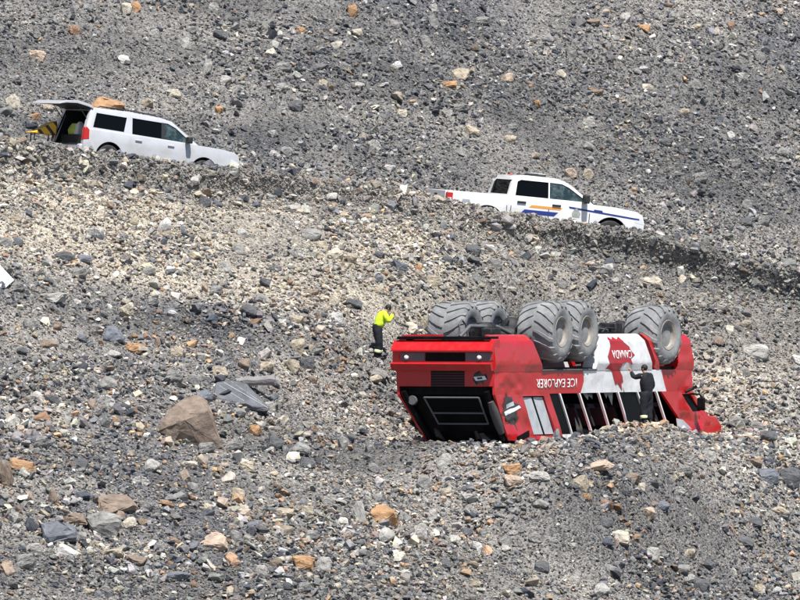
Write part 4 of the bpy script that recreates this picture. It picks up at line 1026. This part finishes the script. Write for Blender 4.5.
def person(loc, yaw, J, label, top_m, leg_m, band=True, scale=1.0, hood=False):
    """J: joints in metres, x forward, z up"""
    root = empty('person', loc, (0, 0, yaw)); root.scale = (scale,) * 3
    tag(root, label, 'person')
    V = {k: Vector(v) for k, v in J.items()}
    hd = (V['head'] - V['neck']).normalized(); f = V['face'] if 'face' in V else Vector((1, 0, 0))
    f = (f - hd * f.dot(hd)).normalized(); sd = hd.cross(f)
    hc = V['head']
    P = {'pel': (V['pelvis'], (.11, .09)), 'waist': (V['pelvis'].lerp(V['chest'], .5), (.10, .08)), 'chest': (V['chest'], (.09, .07)), 'base': (V['neck'] - hd * .05, .07), 'neck': (V['neck'], .055),
         'jaw': (hc - hd * .055 + f * .02, (.062, .068)), 'brow': (hc + hd * .03, (.074, .088)), 'crown': (hc + hd * .085 - f * .01, (.05, .06)), 'nose': (hc + f * .105 - hd * .01, .012)}
    E_ = [('pel', 'waist'), ('waist', 'chest'), ('chest', 'base'), ('base', 'neck'), ('neck', 'jaw'), ('jaw', 'brow'), ('brow', 'crown'), ('brow', 'nose')]
    for s in 'lr':
        P.update({'sh' + s: (V['sh' + s], .032), 'el' + s: (V['el' + s], .035), 'wr' + s: (V['wr' + s], .03), 'hip' + s: (V['hip' + s], .075), 'kn' + s: (V['kn' + s], .06), 'an' + s: (V['an' + s], .042)})
        E_ += [('chest', 'sh' + s), ('sh' + s, 'el' + s), ('el' + s, 'wr' + s), ('pel', 'hip' + s), ('hip' + s, 'kn' + s), ('kn' + s, 'an' + s)]
    put(bpy.data.objects.new('body', skin_mesh('body', P, E_, 'pel', M_SKIN)), root)
    # jacket
    hem = V['pelvis'] + Vector((0, 0, J.get('hem', (0, 0, .06))[2]))
    P = {'hem': (hem - Vector((0, 0, .10)), (.20, .17)), 'waist': (V['pelvis'].lerp(V['chest'], .5), (.21, .18)), 'chest': (V['chest'], (.20, .18)), 'base': (V['neck'] - hd * .06, (.12, .12)), 'col': (V['neck'] + hd * .015, (.08, .08))}
    E_ = [('hem', 'waist'), ('waist', 'chest'), ('chest', 'base'), ('base', 'col')]
    for s in 'lr':
        P.update({'sh' + s: (V['sh' + s], .105), 'el' + s: (V['el' + s], .09), 'wr' + s: (V['wr' + s].lerp(V['el' + s], .05), .062)})
        E_ += [('chest', 'sh' + s), ('sh' + s, 'el' + s), ('el' + s, 'wr' + s)]
    put(bpy.data.objects.new('jacket', skin_mesh('jacket', P, E_, 'chest', top_m)), root)
    P = {'w': (hem + Vector((0, 0, .12)), (.17, .14)), 'pel': (V['pelvis'] - Vector((0, 0, .04)), (.20, .165))}; E_ = [('w', 'pel')]
    for s in 'lr':
        P.update({'h' + s: (V['hip' + s] - Vector((0, 0, .06)), .14), 'k' + s: (V['kn' + s], .12), 'a' + s: (V['an' + s].lerp(V['kn' + s], .10), .10)})
        E_ += [('pel', 'h' + s), ('h' + s, 'k' + s), ('k' + s, 'a' + s)]
    tr = put(bpy.data.objects.new('trousers', skin_mesh('trousers', P, E_, 'pel', leg_m)), root)
    for s in 'lr':
        a = V['an' + s]; fw = V.get('toe' + s, Vector((1, 0, 0)))
        fw = (Vector((fw.x, fw.y, 0))).normalized()
        P = {'c': (a + Vector((0, 0, .10)), .062), 'h': (a - fw * .03 + Vector((0, 0, -.03)), .055), 'b': (a + fw * .10 + Vector((0, 0, -.045)), (.05, .042)), 't': (a + fw * .19 + Vector((0, 0, -.055)), (.045, .032))}
        put(bpy.data.objects.new('boot', skin_mesh('boot', P, [('c', 'h'), ('h', 'b'), ('b', 't')], 'h', M_BOOT, 1)), root)
        if band is True or band == s:
            q = a.lerp(V['kn' + s], .42); ax = (V['kn' + s] - a).normalized()
            mm = Matrix.Translation(q) @ Vector((0, 1, 0)).rotation_difference(ax).to_matrix().to_4x4()
            MB().lathe([(.102, -.045), (.11, -.03), (.11, .03), (.102, .045)], 16, mm).build('reflective_band', M_REFL, tr, sm=40)
        hand(root, V['wr' + s], V['wr' + s] - V['el' + s], J.get('palm' + s, (0, 0, -1)), .45, 1.05)
    hm = MB().ball((0, 0, 0), (.103, .09, .098), 14, 10)
    mt = Matrix((( f.x, sd.x, hd.x, hc.x - f.x*.022 + hd.x*.045), (f.y, sd.y, hd.y, hc.y - f.y*.022 + hd.y*.045), (f.z, sd.z, hd.z, hc.z - f.z*.022 + hd.z*.045), (0, 0, 0, 1)))
    hm.v = [tuple(mt @ Vector(p)) for p in hm.v]
    put(bpy.data.objects.new('hair', hm.mesh('hair', M_HAIR, 60)), root)
    for k in (-1, 1):
        e = MB().ball(tuple(hc + sd * k * .077 - f * .005), (.014, .012, .028), 8, 6); e.build('ear', M_SKIN, root, sm=60)
        MB().ball(tuple(hc + sd * k * .032 + f * .078 + hd * .012), .011, 8, 6).build('eye', M_HAIR, root, sm=60)
    return root

g1 = at(379, 360)
person(g1, R(14), dict(pelvis=(-.06, 0, .95), chest=(.07, 0, 1.26), neck=(.19, 0, 1.46), head=(.28, 0, 1.55), face=(1, 0, -.45),
       shl=(.12, .19, 1.40), ell=(.26, .28, 1.18), wrl=(.42, .10, 1.37), shr=(.12, -.19, 1.40), elr=(.24, -.28, 1.17), wrr=(.42, -.08, 1.39),
       palml=(-.3, -.6, .5), palmr=(-.3, .6, .5), hem=(0, 0, .10),
       hipl=(-.05, .10, .90), knl=(.06, .11, .50), anl=(.02, .11, .10), hipr=(-.05, -.10, .90), knr=(-.02, -.11, .49), anr=(-.10, -.11, .10)),
       'person in yellow jacket and dark trousers standing left of the overturned bus, head bowed', M_HIVIS, M_NAVY)

g2 = at(642, 426)
p2x = Vector((BUS_LOC.x, BUS_LOC.y, 0)) + BF * 9.3 - BL * 2.45
p2 = Vector((p2x.x, p2x.y, float(height(p2x.x, p2x.y)) + 0.10))
person(p2, R(142), dict(pelvis=(0, 0, .98), chest=(.03, 0, 1.32), neck=(.05, 0, 1.55), head=(.09, 0, 1.66), face=(1, .1, .05),
       shl=(.04, .19, 1.48), ell=(.27, .24, 1.42), wrl=(.44, .20, 1.62), shr=(.02, -.20, 1.47), elr=(-.02, -.27, 1.20), wrr=(.10, -.24, .98),
       palml=(1, 0, .2), palmr=(0, 1, 0), hem=(0, 0, .02),
       hipl=(0, .10, .92), knl=(.04, .12, .51), anl=(0, .12, .10), hipr=(0, -.10, .92), knr=(.02, -.11, .50), anr=(-.04, -.11, .10)),
       'person in all dark clothing touching the white side of the overturned bus', M_NAVY, M_NAVY, band='l', scale=1.04)
# ---------------------------------------------------------------- rocks one can pick out
RC = dict(orange=(.42, .25, .135), tan=(.40, .345, .265), cream=(.52, .465, .38), white=(.60, .585, .55), grey=(.27, .262, .25), pale=(.40, .385, .36), dark=(.11, .112, .118), slate=(.16, .17, .195), brown=(.245, .19, .15), rust=(.30, .19, .13), peach=(.46, .36, .28))
RM = {k: rock_mat('stone_' + k, col=v) for k, v in RC.items()}
def unit_rock(name, seed, npts, matl, cut=0.72, bevel=True):
    me = rock_mesh(name, seed, (1, 1, 1), npts, matl, cut, 1 if bevel else 0)
    if bevel:      # break the flat faces up
        b = bmesh.new(); b.from_mesh(me); bmesh.ops.triangulate(b, faces=b.faces)
        long_ = [e for e in b.edges if e.calc_length() > 0.16]
        bmesh.ops.subdivide_edges(b, edges=long_, cuts=1); bmesh.ops.triangulate(b, faces=b.faces)
        long_ = [e for e in b.edges if e.calc_length() > 0.2]
        bmesh.ops.subdivide_edges(b, edges=long_, cuts=1); bmesh.ops.triangulate(b, faces=b.faces)
        rj = random.Random(seed + 5)
        for v in b.verts: v.co += Vector((rj.gauss(0, .014), rj.gauss(0, .014), rj.gauss(0, .014)))
        b.to_mesh(me); b.free()
    c = np.array([v.co for v in me.vertices]); lo = c.min(0); hi = c.max(0)
    for v in me.vertices:
        v.co = Vector(((v.co.x - lo[0]) / (hi[0] - lo[0]) - .5, (v.co.y - lo[1]) / (hi[1] - lo[1]) - .5, (v.co.z - lo[2]) / (hi[2] - lo[2]) - .5))
    return me
def rock_at(name, px, py, w, h, colr, label, seed, cat='rock', group=None, me=None, rot=None):
    """rock w by h photograph pixels wide and high whose foot is at (px, py)"""
    g = at(px, py); k = (1 + g.y / D) / PPM
    W, H = w * k, h * k
    if me is None: me = unit_rock(name, seed, 18, RM[colr], random.Random(seed).choice((.6, .7, .8, 1.0)))
    o = put(bpy.data.objects.new(name, me))
    rnd = random.Random(seed * 7 + 1)
    dp = rnd.uniform(.65, .95) * W
    o.scale = (W, dp, H * 1.22)
    o.rotation_euler = rot or (rnd.uniform(-.12, .12), rnd.uniform(-.18, .18), rnd.uniform(-.25, .25))
    yy = g.y + dp * .35
    o.location = (g.x, yy, g.z + H * 0.42)
    return tag(o, label, cat, group)

HAND = [
 # foot pixel x, y, width, height, colour, label
 (126, 15, 12, 12, 'cream', 'cream rock near the top edge above the sport utility'),
 (136, 12, 11, 11, 'orange', 'orange rock on the top edge, just right of a cream rock'),
 (74, 35, 13, 10, 'rust', 'rust brown rock high on the slope above the raised tailgate'),
 (36, 60, 20, 11, 'peach', 'peach coloured flat rock in the upper left corner area'),
 (107, 112, 36, 15, 'orange', 'large orange tan boulder directly behind the roof of the sport utility'),
 (13, 108, 15, 14, 'cream', 'round cream rock at the left edge beside the raised tailgate'),
 (48, 111, 12, 8, 'tan', 'tan rock just under the tip of the raised tailgate'),
 (35, 119, 10, 6, 'orange', 'small orange rock between striped barrier and raised tailgate'),
 (207, 76, 10, 17, 'pale', 'upright pale rock standing on the slope above the bonnet of the sport utility'),
 (124, 63, 13, 8, 'white', 'whitish flat rock on the slope right above the sport utility roof'),
 (147, 107, 13, 9, 'tan', 'tan rock behind the roof of the sport utility'),
 (174, 98, 16, 8, 'cream', 'cream flat rock behind the windscreen of the sport utility'),
 (219, 114, 9, 8, 'orange', 'small orange rock up slope from the nose of the sport utility'),
 (353, 18, 10, 13, 'orange', 'tall orange rock at the top edge near the middle'),
 (301, 34, 10, 7, 'orange', 'small orange rock near the top, left of a tall orange rock'),
 (271, 58, 12, 10, 'cream', 'cream rock up slope between the two road vehicles'),
 (357, 37, 12, 8, 'cream', 'cream rock below the tall orange rock at the top'),
 (396, 69, 13, 8, 'white', 'whitish rock high on the slope in the middle'),
 (460, 79, 18, 11, 'tan', 'tan rounded rock high on the slope above the pickup bed'),
 (447, 87, 22, 6, 'orange', 'thin orange tan slab below a tan rounded rock'),
 (472, 136, 16, 11, 'tan', 'tan rock on the slope above the pickup bed'),
 (507, 82, 13, 9, 'peach', 'peach rock high on the slope above the pickup cab'),
 (537, 108, 8, 8, 'orange', 'small orange rock on the slope above the pickup cab'),
 (403, 117, 12, 7, 'cream', 'cream rock on the slope left of the pickup bed'),
 (504, 29, 9, 9, 'pale', 'pale rock near the top, above the peach rock'),
 (390, 172, 13, 10, 'pale', 'pale rock at the road edge left of the pickup'),
 (644, 33, 13, 9, 'orange', 'bright orange tan rock in the upper right slope'),
 (716, 36, 8, 9, 'cream', 'cream rock in the top right, left of a small orange rock'),
 (732, 29, 9, 7, 'rust', 'rusty orange rock in the top right dark scree'),
 (561, 79, 11, 9, 'cream', 'cream rock on the slope above the pickup windscreen'),
 (648, 91, 12, 7, 'cream', 'cream rock on the slope straight above the pickup nose'),
 (570, 178, 15, 10, 'peach', 'peach cream rock right behind the pickup roof'),
 (588, 179, 11, 10, 'tan', 'tan rock behind the pickup windscreen'),
 (731, 139, 9, 8, 'white', 'white rock on the right slope beyond the pickup nose'),
 (778, 14, 12, 6, 'peach', 'flat peach rock in the top right corner'),
 (625, 24, 11, 11, 'pale', 'pale grey rock left of the bright orange rock'),
 (98, 219, 17, 10, 'cream', 'cream slab in the pale debris below the sport utility'),
 (165, 232, 13, 14, 'white', 'whitish block in the pale debris below the sport utility nose'),
 (167, 238, 13, 7, 'tan', 'tan stone at the foot of the whitish block'),
 (65, 261, 21, 9, 'dark', 'dark flat slab lying in the pale debris at left'),
 (84, 263, 20, 8, 'slate', 'slate coloured slab touching the dark flat slab at left'),
 (126, 315, 16, 12, 'cream', 'cream rock at the lower rim of the pale debris'),
 (53, 303, 26, 10, 'pale', 'long pale grey slab right of the white sheet'),
 (114, 342, 23, 16, 'slate', 'slate block in the grey rubble below the pale debris'),
 (46, 350, 26, 10, 'brown', 'brown slab in the grey rubble near the left edge'),
 (134, 352, 24, 9, 'orange', 'orange slab beside the slate block'),
 (173, 317, 11, 7, 'white', 'whitish stone on the rim of the pale debris'),
 (322, 248, 16, 10, 'tan', 'tan rock in the pair below the road berm'),
 (334, 259, 19, 11, 'cream', 'cream rock in the pair below the road berm'),
 (243, 237, 14, 10, 'pale', 'pale stone in the grey rubble under the berm'),
 (400, 271, 16, 12, 'slate', 'blue grey rock on the slope above the person in yellow'),
 (418, 272, 9, 8, 'orange', 'orange stone right of the blue grey rock'),
 (332, 306, 14, 10, 'cream', 'cream stone in the debris left of the person in yellow'),
 (336, 324, 18, 12, 'white', 'whitish rock left of the person in yellow'),
 (311, 241, 22, 12, 'grey', 'grey block left of the cream and tan pair'),
 (244, 371, 13, 13, 'brown', 'brown stone up slope from the big brown boulder'),
 (307, 371, 16, 13, 'dark', 'dark block in the grey rubble left of the bus'),
 (292, 373, 16, 13, 'tan', 'tan stone touching the dark block left of the bus'),
 (411, 333, 15, 11, 'cream', 'cream rock beside the far rear wheel of the bus'),
 (425, 331, 11, 14, 'tan', 'tan upright rock touching the far rear wheel of the bus'),
 (653, 287, 20, 10, 'cream', 'cream slab in the debris above the front wheel of the bus'),
 (607, 276, 14, 13, 'pale', 'pale block on the debris above the bus'),
 (682, 284, 9, 9, 'cream', 'cream stone below the berm, right of the pickup'),
 (796, 364, 10, 9, 'white', 'white block at the right edge level with the bus wheels'),
 (757, 360, 28, 16, 'pale', 'pale grey flat boulder right of the bus nose'),
 (790, 486, 22, 18, 'dark', 'dark grey boulder at the right edge below the bus'),
 (768, 482, 22, 13, 'slate', 'slate rock next to the dark boulder at the right edge'),
 (754, 467, 18, 8, 'brown', 'dark brown flat slab right of and below the bus'),
 (780, 516, 22, 9, 'tan', 'tan flat slab near the lower right edge'),
 (6, 486, 13, 25, 'brown', 'brown block cut by the left edge below the middle'),
 (22, 472, 28, 12, 'orange', 'orange tan slab at the left edge'),
 (114, 514, 46, 19, 'brown', 'long brown slab in the lower left'),
 (58, 545, 37, 23, 'slate', 'blue grey faceted boulder in the lower left'),
 (67, 559, 28, 14, 'white', 'rock with a white face at the foot of the blue grey boulder'),
 (102, 536, 36, 24, 'grey', 'grey slab right of the blue grey boulder'),
 (74, 525, 27, 12, 'brown', 'brown stone between the long brown slab and the blue grey boulder'),
 (128, 529, 16, 11, 'cream', 'cream stone beside the grey slab in the lower left'),
 (215, 549, 34, 14, 'peach', 'peach coloured slab at the bottom left of centre'),
 (384, 524, 30, 18, 'orange', 'orange brown rock at the bottom, left of the middle'),
 (359, 523, 13, 22, 'pale', 'upright pale slab left of the orange brown rock'),
 (303, 569, 24, 13, 'orange', 'orange tan slab near the bottom edge'),
 (175, 582, 30, 10, 'slate', 'dark slate slab near the bottom edge'),
 (114, 558, 20, 9, 'tan', 'tan stone at the bottom left below the grey slab'),
 (255, 436, 14, 11, 'orange', 'orange stone right of the big brown boulder'),
 (189, 470, 18, 9, 'cream', 'cream stone below the big brown boulder'),
 (247, 471, 17, 10, 'tan', 'tan stone below and right of the big brown boulder'),
 (244, 514, 17, 9, 'cream', 'cream flat stone above the peach slab'),
 (7, 576, 16, 15, 'peach', 'peach rock in the bottom left corner'),
 (136, 566, 24, 11, 'brown', 'brown slab in the bottom left'),
 (513, 487, 18, 12, 'peach', 'peach block below the rear corner of the bus'),
 (513, 473, 18, 9, 'orange', 'orange stone just above the peach block below the bus'),
 (595, 471, 40, 10, 'peach', 'long peach slab below the windows of the bus'),
 (582, 492, 18, 16, 'tan', 'tan block under the long peach slab'),
 (633, 483, 15, 10, 'brown', 'dark brown stone right of the long peach slab'),
 (607, 510, 13, 11, 'rust', 'rusty brown stone below the tan block'),
 (663, 511, 14, 10, 'slate', 'dark blue stone on the slope below the bus nose'),
 (618, 544, 25, 13, 'cream', 'cream slab low on the slope below the bus'),
 (477, 553, 11, 12, 'white', 'white stone near the bottom in the middle'),
 (536, 481, 28, 10, 'pale', 'pale slab right of the peach block below the bus'),
 (587, 501, 8, 7, 'orange', 'small orange stone left of the rusty brown stone'),
 (642, 491, 8, 8, 'cream', 'small cream stone below the dark brown stone'),
 (648, 521, 15, 14, 'peach', 'peach stone between the rusty and the dark blue stones'),
 (468, 505, 22, 12, 'pale', 'pale slab on the slope below the tail of the bus'),
]
for i, (px, py, w, h, c_, lb_) in enumerate(HAND):
    nm = 'boulder' if 'boulder' in lb_.split(' in ')[0].split(' right ')[0].split(' directly')[0] and ('next' not in lb_ and 'foot' not in lb_ and 'below' not in lb_.split('boulder')[0] and 'beside' not in lb_ and 'between' not in lb_ and 'up slope' not in lb_) else ('slab' if ' slab' in lb_[:26] else 'rock')
    rock_at(nm, px, py, w, h, c_, lb_, 300 + i, cat=nm)

# the big brown boulder: a tilted wedge with a flat top and a steep face
def hull(name, pts, matl, bevel=0.03):
    b = bmesh.new()
    for p in pts: b.verts.new(p)
    bmesh.ops.convex_hull(b, input=b.verts)
    bmesh.ops.delete(b, geom=[v for v in b.verts if not v.link_faces], context='VERTS')
    bmesh.ops.dissolve_limit(b, angle_limit=R(6), verts=b.verts, edges=b.edges)
    bmesh.ops.bevel(b, geom=b.edges[:], offset=bevel, segments=1, affect='EDGES')
    rj = random.Random(len(pts))
    for lim in (.5, .3, .16):
        bmesh.ops.triangulate(b, faces=b.faces)
        bmesh.ops.subdivide_edges(b, edges=[e for e in b.edges if e.calc_length() > lim], cuts=1)
        for v in b.verts: v.co += Vector((rj.gauss(0, 1), rj.gauss(0, 1), rj.gauss(0, 1))) * lim * .022
    bmesh.ops.triangulate(b, faces=b.faces)
    me = bpy.data.meshes.new(name); b.to_mesh(me); b.free(); me.materials.append(matl); return me
g = at(192, 446); k = (1 + g.y / D) / PPM
def bp(px, py, dy): return ((px - 192) * k, dy, (446 - py) * k)
pts = [bp(159, 431, .25), bp(161, 421, .35), bp(176, 404, .75), bp(184, 398, 1.1), bp(197, 395, 1.2), bp(207, 401, .8), bp(212, 414, .35), bp(209, 408, 1.3), bp(222, 447, .35), bp(224, 455, .9), bp(196, 446, .25), bp(176, 441, .1), bp(184, 420, -.12), bp(190, 414, .0), bp(208, 411, .1), bp(158, 450, .8), bp(216, 430, 1.4), bp(175, 440, 1.5), bp(192, 460, .35), bp(208, 455, .3)]
o = put(bpy.data.objects.new('boulder', hull('boulder', pts, rock_mat('boulder_brown', col=(.225, .175, .14)), .012)))
o.location = g; tag(o, 'big brown wedge shaped boulder alone in the rubble at left', 'boulder')

# weathered log and the streaked dark slab in front of it
g = at(250, 392); k = (1 + g.y / D) / PPM
M_LOG = mat('weathered_wood', (0.23, 0.215, 0.215), 0.85, var=0.35, scale=3, bump=0.6, bscale=10)
rl_ = random.Random(8)
lb = MB().tube([((-30 + 4.6 * q) * k, .1 - .012 * q, (8.6 + .26 * q + rl_.uniform(-.35, .35)) * k) for q in range(13)], [(3.6 + .14 * q + rl_.uniform(-.5, .5)) * k for q in range(13)], 9)
lb.v = [(x_ + rl_.uniform(-.02, .02), y_ + rl_.uniform(-.02, .02), z_ + rl_.uniform(-.018, .018)) for x_, y_, z_ in lb.v]
lg = lb.build('log', M_LOG, None, sm=20)
lg.location = g; tag(lg, 'weathered grey log lying behind the streaked dark slab', 'log')
g = at(240, 408); k = (1 + g.y / D) / PPM
def bq(px, py, dy): return ((px - 240) * k, dy, (408 - py) * k)
sm_ = rock_mat('slate_streaked', col=(.125, .13, .145))
sl = put(bpy.data.objects.new('slab', hull('slab', [bq(211, 392, .35), bq(216, 382, .6), bq(232, 380, .7), bq(246, 384, .55), bq(270, 408, .0), bq(266, 411, -.08), bq(246, 404, -.1), bq(222, 402, .0), bq(214, 398, .1), bq(214, 412, .6), bq(266, 414, .5)], sm_, .015)))
sl.location = g
tag(sl, 'dark slate slab with white streaks leaning in front of a grey log', 'slab')
M_VEIN = mat('quartz_vein', (0.48, 0.48, 0.48), 0.7, var=0.5, scale=12)
bpy.context.view_layer.update()
for a_, b_, r_ in (((224, 383, .50), (268, 408, -.06), .010), ((219, 386, .38), (244, 401, .0), .007), ((231, 382, .5), (262, 403, 0), .006)):
    p0 = Vector(bq(*a_)) ; p1 = Vector(bq(*b_))
    # each vein follows the slab's face
    pts_ = []
    for q in range(7):
        p = p0.lerp(p1, q / 6)
        hit, loc, nor, _ = sl.ray_cast(Vector((p.x, -3, p.z)), Vector((0, 1, 0)))
        if hit: pts_.append(loc + Vector((0, -.004, 0)))
    if len(pts_) > 2: MB().tube(pts_, r_, 5).build('vein', M_VEIN, sl)
g = at(240, 386)
o = rock_at('rock', 205, 402, 18, 12, 'slate', 'slate stone at the left end of the streaked slab', 501)

# corner of a white sheet at the left edge
g = at(2, 289); k = (1 + g.y / D) / PPM
ws = MB().loft([[(-30 * k, .0, -6 * k), (-30 * k, .9, 34 * k), (-4 * k, .9, 25 * k), (11.5 * k, .35, 9 * k), (3 * k, .02, 1 * k)], [(-30 * k, .05, -7 * k), (-30 * k, .97, 32 * k), (-4 * k, .97, 23 * k), (11 * k, .42, 7.5 * k), (3 * k, .07, 0)]]).build('white_sheet', mat('white_sheet', (0.74, 0.80, 0.82), 0.5), None, bev=0.01)
ws.location = g; tag(ws, 'smooth white sheet poking into view at the left edge', 'sheet')

# thin dark pole on the ground by the person in yellow
a_, b_ = at(396, 324, .05), at(416, 333, .05)
pl = MB().tube([(0, 0, 0), tuple((b_ - a_) * .5 + Vector((0, 0, .03))), tuple(b_ - a_)], .02, 6).build('stick', mat('dark_wood', (0.07, 0.06, 0.055), 0.8), None)
pl.location = a_; tag(pl, 'thin dark stick on the ground between person in yellow and bus', 'stick')

# more rocks of the same plain kinds, all over the slope
rnd = random.Random(77)
kinds = [('grey', .42), ('pale', .22), ('dark', .16), ('tan', .12), ('brown', .08)]
protos = {k_: [unit_rock('rock', 900 + 10 * j + q, 16, RM[k_]) for q in range(5)] for j, (k_, _) in enumerate(kinds)}
shade = dict(grey='grey', pale='light grey', dark='charcoal', tan='sandy', brown='dull brown'); seen = set()
used = [(h_[0], h_[1]) for h_ in HAND] + [(192, 430), (240, 395), (640, 426), (379, 360)]
n_ = 0
while n_ < 190:
    px = rnd.uniform(4, 796); py = rnd.uniform(6, 597)
    if any(abs(px - u[0]) < 17 and abs(py - u[1]) < 13 for u in used): continue
    if 388 < px < 735 and 292 < py < 447: continue
    if 25 < px < 245 and 85 < py < 178: continue
    if 425 < px < 655 and 160 < py < 232: continue
    cy = float(np.interp(px, [c[0] for c in _CP], [c[1] for c in _CP]))
    if -12 < py - cy < 40: continue
    z_ = 'up' if py < cy else ('tan' if py < cy + 135 and px < 480 or py < cy + 100 else ('left' if px < 400 and py < 480 else ('low' if px >= 400 else 'bl')))
    k_ = rnd.choices([a for a, _ in kinds], [b for _, b in kinds])[0]
    w_ = rnd.uniform(10, 17) * (1.15 if py > 380 else 1); h_ = w_ * rnd.uniform(.5, .85)
    near = sorted(HAND, key=lambda q: (q[0] - px) ** 2 + (1.3 * (q[1] - py)) ** 2)
    lb_ = None
    for q in near[:9]:
        dx, dy = px - q[0], py - q[1]
        rel = ('right of' if dx > 0 else 'left of') if abs(dx) > abs(dy) else ('below' if dy > 0 else 'above')
        t_ = '%s rock %s the %s' % (shade[k_], rel, q[5])
        if len(t_.split()) <= 16 and t_ not in seen: lb_ = t_; break
    if lb_ is None: continue
    seen.add(lb_)
    gp_ = dict(up='rocks above the road', tan='rocks in the pale debris', left='rocks left of the bus', low='rocks below the bus', bl='rocks in the bottom left')[z_]
    rock_at('rock', px, py, w_, h_, k_, lb_, 2000 + n_, group=gp_, me=rnd.choice(protos[k_]))
    used.append((px, py)); n_ += 1
